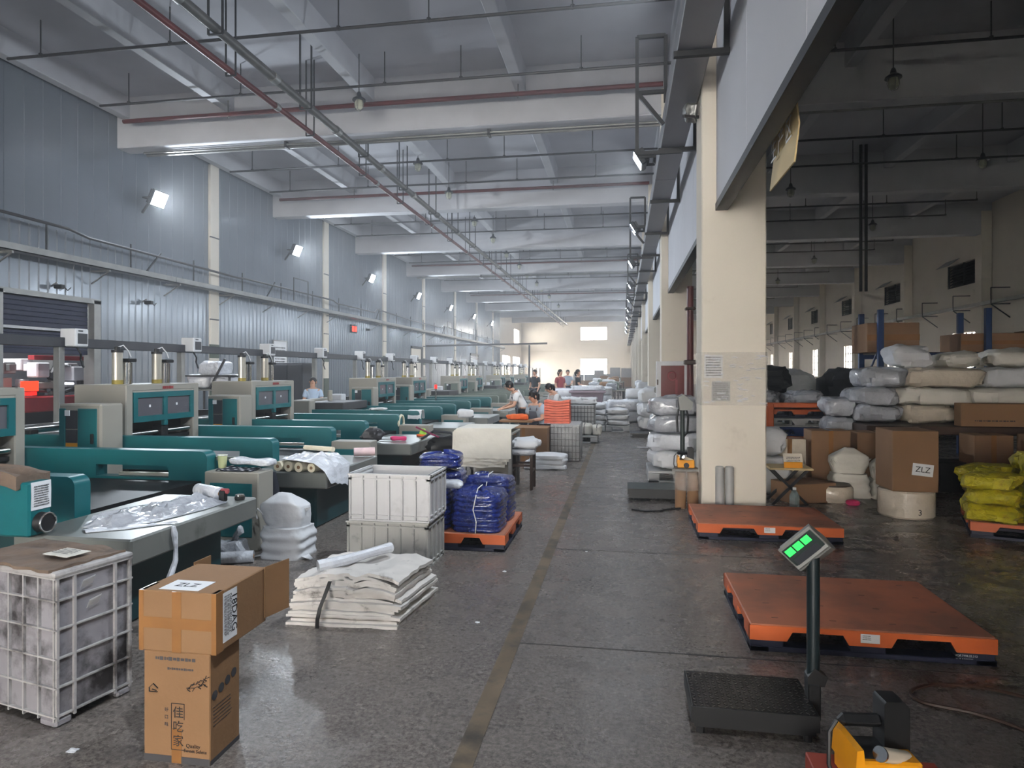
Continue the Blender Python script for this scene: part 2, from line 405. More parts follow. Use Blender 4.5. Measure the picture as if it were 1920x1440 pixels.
mat('pil_green', (84, 92, 80), 0.6, var=0.1)
for i, y in enumerate(PIL):
    p = ob('pilaster', MB().rbox(XL, XL + 0.10, y - 0.23, y + 0.23, 0, 8.4, 0.01), 'cream', WL)
    ob('band', MB().box(XL + 0.05, XL + 0.104, y - 0.235, y + 0.235, 2.05, 2.5), 'pil_green', p)
    ob('band', MB().box(XL + 0.05, XL + 0.104, y - 0.235, y + 0.235, 0, 1.3), 'pil_green', p)
    ob('clip', MB().box(XL + 0.06, XL + 0.115, y - 0.235, y + 0.235, 6.0, 6.04).box(XL + 0.06, XL + 0.115, y - 0.235, y + 0.235, 3.3, 3.34), 'dark_pipe', p)

# walls with openings
def holed(fn, u0, u1, z0, z1, holes):
    us = sorted({u0, u1} | {h[0] for h in holes} | {h[1] for h in holes}); zs = sorted({z0, z1} | {h[2] for h in holes} | {h[3] for h in holes})
    b = MB()
    for a, c in zip(us[:-1], us[1:]):
        for e, g in zip(zs[:-1], zs[1:]):
            if not any(h[0] <= a and c <= h[1] and h[2] <= e and g <= h[3] for h in holes): fn(b, a, c, e, g)
    return b
ob('wall_left_end', holed(lambda b, a, c, e, g: b.box(XL - 0.25, XL, a, c, e, g), 71.7, YE, 0, ZS, [(73.4, 78.4, 1.0, 3.5), (80.8, 86.0, 1.0, 3.5), (81.5, 85.5, 5.2, 7.0)]), 'cream', kind='structure', label='cream plaster wall past the end of the sheet metal')  # window openings sized to throw more daylight onto the end wall
EH = [(-5.5, -2.1, 5.72, 7.5), (-5.5, -2.1, 0, 3.3)]
ob('wall_back', holed(lambda b, a, c, e, g: b.box(a, c, YE, YE + 0.3, e, g), XL - 1, XR + 0.3, 0, ZS, EH), 'cream', kind='structure', label='far cream end wall with bright openings')
w1 = T('window_1', 'bright upper window in the far end wall', None, kind='structure')
ob('window_frame', MB().box(-5.5, -2.1, YE + 0.1, YE + 0.16, 5.72, 5.78).box(-5.5, -2.1, YE + 0.1, YE + 0.16, 7.44, 7.5).box(-3.83, -3.77, YE + 0.1, YE + 0.16, 5.72, 7.5), 'white_plastic', w1)
ob('pane', MB().box(-5.5, -3.83, YE + 0.12, YE + 0.14, 5.78, 7.44), 'glass_pane', w1); ob('pane', MB().box(-3.77, -2.1, YE + 0.12, YE + 0.14, 5.78, 7.44), 'glass_pane', w1)
ob('wall_back_ledge', MB().box(XL, XR, YE - 0.25, YE, 4.35, 4.75), 'cream', kind='structure', label='long ledge beam across the far end wall')
RB = [YB + n * S for n in range(-4, NB)]
RH = []
for y in RB:
    if y > 30: RH.append((y + 0.9, y + 3.5, 1.2, 3.45))
    RH.append((y + 1.0, y + 4.0, 5.65, 6.75))
RH = [h for h in RH if h[1] < YE]
ob('wall_right', holed(lambda b, a, c, e, g: b.box(XR, XR + 0.3, a, c, e, g), YR, YE, 0, ZS, RH), 'cream', kind='structure', label='cream outer wall of the dim storage bay')
ob('wall_rear', holed(lambda b, a, c, e, g: b.box(a, c, YR - 0.3, YR, e, g), XL - 0.3, XR + 0.3, 0, ZS, [(-11.5, 0.85, 0, 7.0), (1.6, 3.4, 0, 3.2)]), 'cream', kind='structure', label='cream wall behind the viewer with openings added for daylight')  # unseen openings, added so daylight reaches the column and carton fronts
mat('vent_dark', (28, 28, 30), 0.6, var=0.1)
wi = 2
for h in RH:
    y0, y1, z0, z1 = h
    if z0 < 2:
        w = T(f'window_{wi}', f'bright barred window in the storage bay wall, {ORD[wi-2]} from the front', None, kind='structure')
        fr = MB()
        for q in range(6):
            yy = y0 + (y1 - y0) * q / 5; fr.box(XR + 0.10, XR + 0.15, yy - 0.025, yy + 0.025, z0, z1)
        for q in range(5):
            zz_ = z0 + (z1 - z0) * q / 4; fr.box(XR + 0.10, XR + 0.15, y0, y1, zz_ - 0.025, zz_ + 0.025)
        ob('window_frame', fr, 'dark_pipe', w)
        for q in range(5):
            for g in range(4):
                a = y0 + (y1 - y0) * q / 5; c = z0 + (z1 - z0) * g / 4
                ob('pane', MB().box(XR + 0.12, XR + 0.13, a + 0.025, a + (y1 - y0) / 5 - 0.025, c + 0.025, c + (z1 - z0) / 4 - 0.025), 'glass_pane', w)
    else:
        w = T(f'window_{wi}', f'dark louvred vent high in the storage bay wall at bay {wi}', None, kind='structure')
        ob('louvre_frame', MB().box(XR + 0.02, XR + 0.1, y0, y0 + 0.06, z0, z1).box(XR + 0.02, XR + 0.1, y1 - 0.06, y1, z0, z1).box(XR + 0.02, XR + 0.1, (y0 + y1) / 2 - 0.03, (y0 + y1) / 2 + 0.03, z0, z1), 'black', w)
        for q in range(8):
            zq = z0 + (z1 - z0) * q / 8
            ob('slat', MB().prism([(XR + 0.02, zq), (XR + 0.04, zq), (XR + 0.24, zq + 0.16), (XR + 0.22, zq + 0.16)], 'y', y0, y1), 'vent_dark', w)
        ob('backing', MB().box(XR + 0.26, XR + 0.28, y0, y1, z0, z1), 'vent_dark', w)  # dark plate added behind the slats to keep the sky light out
        ob('hood', MB().prism([(XR, z1 + 0.25), (XR - 0.03, z1 + 0.25), (XR - 0.5, z1 - 0.1), (XR - 0.47, z1 - 0.1)], 'y', y0 + 1.8, y1 + 0.1), 'grey_duct', w)
    wi += 1
for i, y in enumerate(RB):
    ob('pilaster', MB().rbox(XR - 0.42, XR, y, y + 0.55, 0, 8.6, 0.01), 'cream', kind='structure', label=f'cream pilaster on the storage bay wall, {ORD[i]} from the front')
# outer boundary seen through the far openings
mat('yard', (196, 192, 184), 0.8, var=0.08)

# ------------------------------------------------------------------ service pipes and lamps at the ceiling
def hanger(mb, x, y, z0, z1=ZS, r=0.012): mb.cyl((x, y, z0), (x, y, z1), r, n=6)
big = T('ceiling_pipe', 'thick grey service pipe running down the hall under the beams', 'pipe', (-6.73, 0, 7.35))
ob('pipe_run', MB().cyl((0, YR + 0.2, 0), (0, 80, 0), 0.085, n=14), 'grey_pipe', big)
red = T('ceiling_pipe', 'dark red sprinkler main running beside the thick grey pipe', 'pipe', (-7.28, 0, 7.25))
ob('pipe_run', MB().cyl((0, YR + 0.2, 0), (0, 80, 0), 0.062, n=12), 'red_pipe', red)
for n in range(0, 26):
    y = 3.2 + n * 2.9
    ob('coupling', MB().cyl((0, y, 0), (0, y + 0.18, 0), 0.105, n=12), 'galv', big)
    if n % 2: ob('coupling', MB().cyl((0, y + 1.1, 0), (0, y + 1.25, 0), 0.08, n=12), 'galv', red)
for n in range(24):
    y = 6.9 + 3.2 * n
    ob('hanger', MB().bar((-0.13, y, -0.1), (-0.13, y, ZS - 7.35), 0.03).bar((0.13, y, -0.1), (0.13, y, ZS - 7.35), 0.03).bar((-0.13, y, -0.1), (0.13, y, -0.1), 0.03), 'black_steel', big)
    ob('hanger', MB().bar((-0.1, y + 1.3, -0.08), (-0.1, y + 1.3, ZS - 7.25), 0.025).bar((0.1, y + 1.3, -0.08), (0.1, y + 1.3, ZS - 7.25), 0.025).bar((-0.1, y + 1.3, -0.08), (0.1, y + 1.3, -0.08), 0.025), 'black_steel', red)
k = 0
for n in range(0, 9):
    for q, dy in enumerate((4.25, 6.75)):
        y = YB + n * S + dy - (S if n == 0 and False else 0)
        t = T('sprinkler_pipe', f'thin dark sprinkler pipe across the ceiling, {ORD[k] if k < 20 else "last"} from the front', 'pipe', (0, y, 8.2), group='sprinkler branch pipes'); k += 1
        ob('pipe_run', MB().cyl((XL + 0.6, 0, 0), (XR - 2.4, 0, 0), 0.032, n=8), 'dark_pipe', t)
        for x in (-12, -9, -5.4, -3.6, -0.9, 2.2, 4.3, 7.2, 10.2, XR - 2.4):
            ob('drop_rod', MB().cyl((x, 0, 0), (x, 0, ZS - 8.2), 0.014, n=6).cyl((x, 0, -0.02), (x, 0, 0.05), 0.04, n=8), 'dark_pipe', t)
for n in (0, 1, 3, 5):
    y = YB + n * S + S - 0.35
    t = T('sprinkler_pipe', f'dark red sprinkler pipe crossing just before ceiling beam {ORD[n+1]}', 'pipe', (0, y, 8.15))
    ob('pipe_run', MB().cyl((XL + 0.5, 0, 0), (0.9, 0, 0), 0.055, n=10), 'red_pipe', t)
    ob('strap', MB().cyl((-2.44, 0, -0.09), (-2.44, 0, 0.35), 0.02, n=6).cyl((-9.9, 0, -0.09), (-9.9, 0, 0.35), 0.02, n=6), 'galv', t)
for n in (1, 4, 7):
    y = YB + n * S + 0.40
    t = T('conduit', f'steel conduit slung under ceiling beam, {ORD[(1,4,7).index(n)]} from the front', 'pipe', (0, y, ZB - 0.10))
    ob('pipe_run', MB().cyl((XL + 0.6, 0, 0), (0.9, 0, 0), 0.045, n=10).cyl((XL + 0.6, -0.12, 0.02), (XR - 3, -0.12, 0.02), 0.03, n=8), 'galv', t)
    ob('clamp', MB().box(-3.3, -3.24, -0.16, 0.06, -0.06, 0.1), 'dark_pipe', t); ob('clamp', MB().box(-8.7, -8.64, -0.16, 0.06, -0.06, 0.1), 'dark_pipe', t)
def pendant(x, y, z, top, label):
    t = T('pendant_lamp', label, 'lamp', (x, y, z), group='old unlit pendant lamps')
    ob('rod', MB().cyl((0, 0, 0.28), (0, 0, top - z), 0.012, n=6), 'dark_pipe', t)
    ob('cap', MB().lathe([(0.03, 0.32), (0.05, 0.28), (0.06, 0.22), (0.15, 0.15), (0.155, 0.12), (0.05, 0.12)], n=14), 'dark_panel', t)
    ob('glass_jar', MB().lathe([(0.08, 0.12), (0.095, 0.05), (0.085, -0.04), (0.04, -0.09)], n=14), 'glass_lamp', t)
    ob('cage', MB().tube([(0.1, 0, 0.12), (0.115, 0, 0.02), (0.08, 0, -0.09), (0, 0, -0.12), (-0.08, 0, -0.09), (-0.115, 0, 0.02), (-0.1, 0, 0.12)], 0.007, 5).tube([(0, 0.1, 0.12), (0, 0.115, 0.02), (0, 0.08, -0.09), (0, 0, -0.12), (0, -0.08, -0.09), (0, -0.115, 0.02), (0, -0.1, 0.12)], 0.007, 5), 'galv', t)
    return t
k = 0
for n in range(0, 7):
    pendant(-6.02, YB + n * S + 6.75, 7.75, ZS, f'unlit caged pendant lamp by the pipes, {ORD[k]} of the far-bay set'); 
    if n: pendant(-6.35, YB + n * S + 4.25, 8.0, ZS, f'unlit caged pendant lamp hung high over the pipes, {ORD[k]} set')
    k += 1
k = 0
for n in range(0, 6):
    for x, dy in ((9.6, 4.0), (5.2, 6.2)):
        pendant(x, YB + n * S + dy, 7.2, ZS, f'dark pendant lamp over the storage bay, {ORD[k]} from the front'); k += 1
t = T('ceiling_pipe', 'pair of dark vertical pipes dropping from the storage bay ceiling', 'pipe', (7.6, 23.0, 0))
ob('pipe_run', MB().cyl((0, 0, 4.2), (0, 0, ZS), 0.05, n=8), 'black_steel', t); ob('pipe_run', MB().cyl((0.16, 0, 4.2), (0.16, 0, ZS), 0.05, n=8), 'black_steel', t)

# flood lamps: the light sits in the lamp
def flood(loc, rz, tilt, label, group, arm, power=LAMP_W, size=(0.52, 0.40), spread=165):
    t = T('flood_lamp', label, 'lamp', loc, rz, group=group)       # local +x is where it shines
    w, h = size
    hs = ob('housing', MB().rbox(-0.10, 0.0, -w / 2 - 0.03, w / 2 + 0.03, -h / 2 - 0.03, h / 2 + 0.03, 0.02), 'dark_panel', t, rot=(0, tilt, 0))
    ob('lens', MB().box(0.0, 0.006, -w / 2, w / 2, -h / 2, h / 2), 'led_white', hs)
    fins = MB()
    for q in range(6): fins.box(-0.16, -0.10, -w / 2 + q * w / 5.5, -w / 2 + q * w / 5.5 + 0.012, -h / 2, h / 2)
    ob('cooling_fins', fins, 'dark_panel', hs)
    ob('bracket', MB().bar((-0.05, -w / 2 - 0.045, 0), (-0.28, -w / 2 - 0.045, 0.0), 0.02, 0.04).bar((-0.05, w / 2 + 0.045, 0), (-0.28, w / 2 + 0.045, 0.0), 0.02, 0.04).bar((-0.28, -w / 2 - 0.05, 0), (-0.28, w / 2 + 0.05, 0), 0.04).bar((-0.28, 0, 0), arm, 0.05), 'black_steel', t)
    ld = bpy.data.lights.new('flood_light', 'AREA'); ld.shape = 'RECTANGLE'; ld.size = h; ld.size_y = w; ld.energy = power; ld.color = LAMP_COL; ld.spread = R(spread)
    lo = bpy.data.objects.new('flood_light', ld); C.objects.link(lo); lo.parent = t
    d = Vector((math.cos(tilt), 0, -math.sin(tilt))); lo.location = d * 0.02
    lo.rotation_euler = d.to_track_quat('-Z', 'Y').to_euler()
    return t
for i in range(7):
    y = 16.7 + 8 * i
    flood((-12.85, y, 6.44), 0, R(24), f'glaring white flood lamp on the sheet metal wall, {ORD[i]} from the front', 'flood lamps on the left wall', (-0.55, 0, -0.35))
for i in range(13):
    y = -5.0 + 5.45 * i
    flood((0.24, y, 5.15), math.pi, R(31), f'white flood lamp beside the duct over the aisle, {ORD[i]} from the front', 'flood lamps along the duct', (-0.34, 0, -0.1), power=LAMP_W * 0.32, size=(0.34, 0.24), spread=150)

# duct along the columns with its hangers
du = T('cable_duct', 'long grey rectangular duct hung along the row of columns', 'duct', (0.70, 0, 4.80))
for n in range(18):
    y0 = YR + 0.3 + n * 6.0
    ob('duct_section', MB().rbox(-0.17, 0.17, y0, y0 + 5.99, 0, 0.26, 0.008), 'grey_duct', du)
for n in range(-2, 26):
    y = 6.8 + 2.9 * n
    ob('hanger', MB().bar((-0.2, y, -0.03), (0.34, y, -0.03), 0.06, 0.055).bar((0.31, y, -0.05), (0.31, y, 0.75), 0.05), 'black_steel', du)
for i, y in enumerate((8.7, 16.7, 24.7, 32.7, 40.7)):
    t = T('lamp_gantry', f'black square-tube frame on the duct side over the aisle, {ORD[i]} from the front', 'frame', (0.18, y, 4.42), group='frames beside the duct')
    ob('tube_frame', MB().bar((0, 0, 0), (0, 0, 1.5), 0.045).bar((0, 0, 0), (0.56, 0, 0), 0.045).bar((0, 0, 0.78), (0.36, 0, 0.78), 0.045).bar((0, 0, 1.5), (0.36, 0, 1.5), 0.045), 'black_steel', t)
    ob('brace', MB().bar((0.02, 0, 0.76), (0.33, 0, 0.36), 0.05), 'black_steel', t)
    ob('upright', MB().bar((0.36, 0, 0.64), (0.36, 0, 1.5), 0.045), 'black_steel', t)

# trays along the left and the right wall
tl = T('cable_tray', 'pale steel cable tray along the sheet metal wall', 'tray', (-12.9, 0, 4.18))
for n in range(16): ob('tray_section', MB().box(-0.12, -0.10, YR + 0.3 + n * 6, YR + 6.28 + n * 6, 0, 0.16).box(0.12, 0.14, YR + 0.3 + n * 6, YR + 6.28 + n * 6, 0, 0.16).box(-0.12, 0.14, YR + 0.3 + n * 6, YR + 6.28 + n * 6, 0, 0.02), 'galv', tl)
for n in range(26): ob('support', MB().bar((-0.42, 4 + 2.7 * n, -0.03), (0.12, 4 + 2.7 * n, -0.03), 0.05).bar((-0.42, 4 + 2.7 * n, -0.35), (0.08, 4 + 2.7 * n, -0.05), 0.03), 'galv', tl)
hp = T('wall_pipe', 'dark pipe on posts above the tray on the sheet metal wall', 'pipe', (-12.85, 0, 4.36))
pts = [(0, -6, .62), (0, 9.5, .62), (0, 13.6, .60), (0, 14.2, .50), (0, 20.5, .42), (0, 21, .45), (0, 28.0, .45), (0, 28.4, .35), (0, 33, .35), (0, 33.4, .55), (0, 39, .40), (0, 46, .40), (0, 46.5, .6), (0, 52, .45), (0, 60, .4), (0, 66, .25)]
ob('pipe_run', MB().tube(pts, 0.035, 8), 'dark_pipe', hp)
for n in range(24): ob('post', MB().bar((0, 5.2 + 2.6 * n, 0), (0, 5.2 + 2.6 * n, 0.62), 0.03), 'black_steel', hp)
for i, y in enumerate((16.2, 22.4, 33.2, 46.3)): ob('strut', MB().bar((0, y, 0), (0, y + 0.55, 0.58), 0.035), 'black_steel', hp)
for i, y in enumerate((24.3, 47.5, 56)): ob('frame', MB().bar((0.05, y, 0.05), (0.05, y, 0.95), 0.035).bar((0.05, y + 1.2, 0.05), (0.05, y + 1.2, 0.95), 0.035).bar((0.05, y, 0.95), (0.05, y + 1.2, 0.95), 0.035), 'black_steel', hp)
trr = T('cable_tray', 'pale tray on triangular brackets along the storage bay wall', 'tray', (15.2, 0, 4.45))
ob('tray_run', MB().box(-0.1, 0.1, YR, 85, 0, 0.14), 'galv', trr)
for n in range(24): ob('support', MB().bar((-0.12, 8 + 3.2 * n, -0.03), (0.6, 8 + 3.2 * n, -0.03), 0.04).bar((-0.12, 8 + 3.2 * n, -0.03), (0.6, 8 + 3.2 * n, -0.6), 0.04).bar((-0.12, 8 + 3.2 * n, 0.65), (0.6, 8 + 3.2 * n, 0.65), 0.04).bar((-0.12, 8 + 3.2 * n, 0), (-0.12, 8 + 3.2 * n, 0.65), 0.03), 'black_steel', trr)

# dusty air of the hall
hm = bpy.data.materials.new('dusty_air'); hm.use_nodes = True; nt_ = hm.node_tree
for n in list(nt_.nodes):
    if n.type == 'BSDF_PRINCIPLED': nt_.nodes.remove(n)
vsn = nt_.nodes.new('ShaderNodeVolumeScatter'); vsn.inputs['Density'].default_value = 0.0048; vsn.inputs['Anisotropy'].default_value = 0.3; vsn.inputs['Color'].default_value = (.97, .98, 1, 1)
nt_.links.new(vsn.outputs[0], nt_.nodes['Material Output'].inputs['Volume']); MATS['dusty_air'] = hm
ob('dust_haze', MB().box(XL - .12, XR + .15, YR - .15, YE + .15, -.15, ZS + .15), 'dusty_air', label='thin dusty haze hanging in the air of the hall', cat='haze', kind='stuff')

# ------------------------------------------------------------------ door in the left wall and the printing room behind it
d1 = T('door_1', 'opening in the sheet wall with a dark blue roller shutter half down', None, (XL, 0, 0), kind='structure')
ob('door_frame', MB().box(-0.25, 0.06, 14.92, 15.14, 0, 3.42).box(-0.25, 0.06, 12.22, 12.4, 0, 3.42).box(-0.25, 0.06, 12.22, 15.14, 3.34, 3.46), 'galv', d1)
z = 3.34; i = 0
while z > 2.12:
    z0 = z - 0.115
    ob('slat', MB().rbox(-0.16, -0.11, 12.42, 14.9, z0 + 0.004, z, 0.01), 'white_plastic' if i == 6 else 'shutter_blue', d1); z = z0; i += 1
    if i == 7: z += 0.06
mat('room_wall', (150, 150, 156), 0.8, var=0.05)
ob('wall_print_room', MB().box(-20.2, -20, 8, 21, 0, 5).box(-20, XL - 0.25, 7.8, 8, 0, 5).box(-20, XL - 0.25, 21, 21.2, 0, 5).box(-20.2, XL - 0.25, 7.8, 21.2, 4.6, 5), 'room_wall', kind='structure', label='pale walls of the printing room behind the shutter')
pm = T('printing_press', 'cluttered red and grey printing press seen through the half open shutter', 'machine', (-16.0, 16.9, 0))
ob('base', MB().rbox(-1.2, 0.9, -2.6, 1.6, 0, 0.62, 0.03), 'black', pm)
ob('red_cover', MB().rbox(0.2, 1.0, -2.5, -0.6, 0.55, 0.95, 0.03), 'machine_red', pm)
ob('red_chute', MB().prism([(0.35, 1.9), (0.75, 2.05), (1.5, 1.25), (1.4, 1.05), (0.35, 1.35)], 'x', 0.5, 0.56), 'machine_red', pm)
ob('red_rail', MB().rbox(0.3, 0.5, -1.6, 0.4, 1.92, 2.04, 0.01), 'machine_red', pm)
for q in range(7):
    y = -2.3 + q * 0.5
    ob('ink_unit', MB().rbox(-0.5, 0.3, y, y + 0.36, 1.55 + 0.08 * (q % 3), 1.85 + 0.1 * (q % 2), 0.02).rbox(0.3, 0.42, y + 0.06, y + 0.26, 1.62, 1.8, 0.01), ('galv', 'white_plastic', 'dark_panel')[q % 3], pm)
    ob('roller', MB().cyl((0.0, y, 1.1 + 0.05 * (q % 2)), (0.6, y + 0.05, 1.1), 0.07, n=10), ('chrome', 'dark_panel')[q % 2], pm)
    ob('side_plate', MB().rbox(0.1, 0.25, y, y + 0.3, 0.95, 1.45 - 0.05 * (q % 3), 0.02), ('machine_grey', 'dark_pipe', 'white_plastic')[(q * 2) % 3], pm)
ob('red_display', MB().rbox(0.95, 1.0, -2.45, -1.95, 1.10, 1.36, 0.01), 'led_red', pm)
ob('red_display_lower', MB().rbox(0.95, 1.0, -2.4, -2.0, 0.99, 1.08, 0.01), 'led_red_dim', pm)
ob('tube_light', MB().cyl((0.8, -1.15, 1.28), (0.8, -0.65, 1.27), 0.03, n=10), 'led_soft', pm)
ob('hose', MB().tube([(0.7, -1.4, 0.7), (0.75, -1.1, 1.0), (0.75, -0.6, 1.12), (0.7, 0.0, 1.1), (0.7, 0.3, 0.8)], 0.06, 8), 'black', pm)
ob('hose', MB().tube([(0.6, -1.2, 1.4), (0.6, -0.9, 1.9), (0.5, -0.8, 2.1)], 0.09, 10), 'dark_pipe', pm)
ob('cover_box', MB().rbox(0.4, 0.75, -1.75, -1.35, 1.45, 1.85, 0.03), 'white_plastic', pm)
ob('cover_box', MB().rbox(0.3, 0.75, -0.6, 0.1, 1.35, 1.75, 0.03), 'white_plastic', pm)
ob('cover_box', MB().rbox(0.4, 0.8, -2.0, -1.2, 1.15, 1.32, 0.02), 'machine_grey', pm)
pr = bpy.data.lights.new('print_room_light', 'AREA'); pr.size = 1.2; pr.size_y = 0.2; pr.shape = 'RECTANGLE'; pr.energy = 320; pr.color = (0.92, 0.95, 1)
cl = T('ceiling_light', 'fluorescent light in the printing room ceiling', 'lamp', (-16.0, 13.8, 4.5))
ob('fitting', MB().rbox(-0.7, 0.7, -0.12, 0.12, 0.0, 0.1, 0.02), 'white_plastic', cl)
po = bpy.data.objects.new('print_room_light', pr); C.objects.link(po); po.parent = cl; po.location = (0, 0, -0.02)

# ------------------------------------------------------------------ bag making machines (arms lie across the hall, origin under the arms)
def rounded_arm(z0=0.50, z1=0.87, xe=1.25, xs=-2.2, r=0.07, slot=(0.10, 0.86, 0.62, 0.73)):
    """side beam seen from the aisle side: rounded top end and a lightening slot cut right through"""
    y0, y1 = -0.07, 0.07; b = MB()
    arc = [(xe - r + r * math.cos(a), z1 - r + r * math.sin(a)) for a in [math.pi / 2 * k / 6 for k in range(7)]]
    s0, s1, sz0, sz1 = slot
    b.prism([(s1, z0), (xe, z0)] + arc + [(s1, z1)], 'y', y0, y1)
    b.prism([(s0, sz1), (s1, sz1), (s1, z1), (s0, z1)], 'y', y0, y1)
    b.prism([(s0, z0), (s1, z0), (s1, sz0), (s0, sz0)], 'y', y0, y1)
    b.prism([(xs, z0), (s0, z0), (s0, z1), (xs, z1)], 'y', y0, y1)
    return b
SH = {}
def shared(key, fn):
    if key not in SH: SH[key] = fn()
    return SH[key]
def machine(y, label, style='teal', press=True, pedestal=True, lights=True):
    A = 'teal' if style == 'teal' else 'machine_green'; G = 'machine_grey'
    t = T('bag_making_machine', label, 'machine', (-5.0, y, 0), group='bag making machines')
    def part(name, m, fn, parent=t, loc=(0, 0, 0)):
        return ob(name, shared((name, m, press), lambda: fn().mesh(name, m)), parent=parent, loc=loc)
    for s in (-1, 1):
        a = part('arm', A, rounded_arm, loc=(0, 0.74 * s, 0))
        part('slide_rod', 'steel_tube', lambda: MB().box(0.3, 0.86, -0.02, 0.02, 0.625, 0.655), parent=a)
    part('conveyor_bed', 'black', lambda: MB().box(-0.6, 1.2, -0.66, 0.66, 0.5, 0.6))
    part('base_cabinet', 'teal_dark', lambda: MB().rbox(-2.0, 1.05, -0.62, 0.62, 0.0, 0.5, 0.02))
    part('feed_base', A, lambda: MB().rbox(-3.7, -1.38, -0.66, 0.66, 0.0, 0.74, 0.02))
    part('feed_roller', 'chrome', lambda: MB().cyl((-2.6, -0.7, 0.86), (-2.6, 0.7, 0.86), 0.06, n=14).cyl((-1.9, -0.7, 0.83), (-1.9, 0.7, 0.83), 0.04, n=12))
    part('bearing_block', 'black', lambda: MB().rbox(-2.75, -1.8, -0.8, -0.68, 0.74, 0.92, 0.01).rbox(-2.75, -1.8, 0.68, 0.8, 0.74, 0.92, 0.01))
    # press head
    if press:
        h = part('press_head', G, lambda: MB().rbox(-1.35, -0.66, -0.665, -0.55, 0.0, 1.45, 0.012).rbox(-1.35, -0.66, 0.55, 0.665, 0.0, 1.45, 0.012).rbox(-1.35, -0.66, -0.6, 0.6, 1.37, 1.45, 0.012).box(-1.35, -1.31, -0.6, 0.6, 0.0, 1.45).box(-0.72, -0.665, -0.55, 0.55, 1.35, 1.4))
        part('inner_beam', 'black', lambda: MB().box(-1.3, -0.72, -0.55, 0.55, 0.76, 0.8).box(-1.25, -0.85, -0.55, 0.55, 0.88, 1.0), parent=h)
        fr = part('window_frame', 'teal', lambda: MB().box(-0.70, -0.652, -0.55, 0.55, 1.29, 1.355).box(-0.70, -0.652, -0.55, 0.55, 1.0, 1.07).box(-0.70, -0.652, -0.55, -0.48, 1.07, 1.29).box(-0.70, -0.652, 0.48, 0.55, 1.07, 1.29).box(-0.70, -0.652, -0.035, 0.035, 1.07, 1.29), parent=h)
        for s in (-1, 1):
            part('pane', 'smoked', lambda: MB().box(-0.69, -0.672, -0.2225, 0.2225, 1.07, 1.29), parent=fr, loc=(0, 0.2575 * s, 0))
        if lights:
            part('sticker', 'paper', lambda: MB().box(-0.671, -0.669, -0.015, 0.015, 1.17, 1.20), parent=fr, loc=(0, -0.26, 0)); part('sticker', 'paper', lambda: None, parent=fr, loc=(0, 0.23, 0.005))
        part('latch', 'teal', lambda: MB().rbox(-0.70, -0.64, -0.03, 0.03, 0.93, 1.0, 0.008), parent=h)
        part('press_roller', 'chrome', lambda: MB().cyl((-0.72, -0.54, 0.86), (-0.72, -0.06, 0.86), 0.032, n=12).cyl((-0.72, 0.06, 0.86), (-0.72, 0.54, 0.86), 0.032, n=12), parent=h)
        part('roller_bracket', 'black', lambda: MB().rbox(-0.8, -0.66, -0.06, 0.06, 0.72, 0.93, 0.01), parent=h)
        ob('nameplate', shared('np', lambda: scribble(1, 0.2, 0.05, 'dark_panel', 3, 0.8).mesh('nameplate', 'machine_red')), parent=h, loc=(-0.657, 0.05, 1.405), rot=SIDE)
        for q, yy in enumerate((-0.42, 0.26)):
            c = part('air_cylinder', 'steel_tube', lambda: MB().cyl((0, 0, 0), (0, 0, 0.38), 0.058, n=16), loc=(-0.98, yy, 1.45))
            part('cap', 'black', lambda: MB().cyl((0, 0, 0.38), (0, 0, 0.41), 0.066, n=16).cyl((0, 0, 0.41), (0, 0, 0.45), 0.03, n=10), parent=c)
            part('ring', 'brass_label', lambda: MB().cyl((0, 0, 0.0), (0, 0, 0.05), 0.0595, n=16), parent=c)
            g = part('guide_rods', 'chrome', lambda: MB().cyl((0.0, -0.03, 0), (0, -0.03, 0.27), 0.022, n=10).cyl((0.0, 0.05, 0), (0, 0.05, 0.27), 0.022, n=10).cyl((0.06, 0.01, 0), (0.06, 0.01, 0.26), 0.016, n=10), loc=(-0.98, yy + 0.14, 1.45))
            ob('rod_plate', shared('rp', lambda: MB().rbox(-0.05, 0.09, -0.06, 0.08, 0.27, 0.31, 0.01).mesh('rod_plate', 'black')), parent=g)
            ob('air_hose', shared('ah', lambda: MB().tube([(0, 0, 0.44), (0.03, 0.06, 0.47), (0.05, 0.12, 0.40), (0.05, 0.16, 0.33)], 0.008, 6).mesh('air_hose', 'white_plastic')), parent=c)
        # control cabinet in front of the press head
        cb = part('control_cabinet', G, lambda: MB().rbox(-1.08, -0.55, -1.16, -0.83, 0.0, 1.25, 0.02))
        part('cabinet_door', A, lambda: MB().rbox(-0.83, -0.60, -1.172, -1.155, 0.1, 1.2, 0.004), parent=cb)
        part('cabinet_strip', A, lambda: MB().rbox(-1.06, -0.985, -1.172, -1.155, 0.1, 1.2, 0.004), parent=cb)
        part('display_panel', 'dark_panel', lambda: MB().rbox(-0.98, -0.84, -1.170, -1.155, 0.98, 1.18, 0.004).rbox(-0.98, -0.84, -1.170, -1.155, 0.83, 0.97, 0.004), parent=cb)
        part('drawer', 'machine_grey', lambda: MB().rbox(-0.98, -0.84, -1.170, -1.155, 0.1, 0.78, 0.004), parent=cb)
        part('yellow_strip', 'tool_yellow', lambda: MB().box(-0.98, -0.84, -1.168, -1.155, 0.785, 0.825), parent=cb)
        part('door_handle', 'black', lambda: MB().rbox(-0.665, -0.63, -1.19, -1.165, 0.82, 0.93, 0.006), parent=cb)
        ob('warning_plate', shared('wp', lambda: MB().box(-0.985, -0.925, -1.176, -1.168, 1.12, 1.18).mesh('warning_plate', 'paper')), parent=cb)
    else:
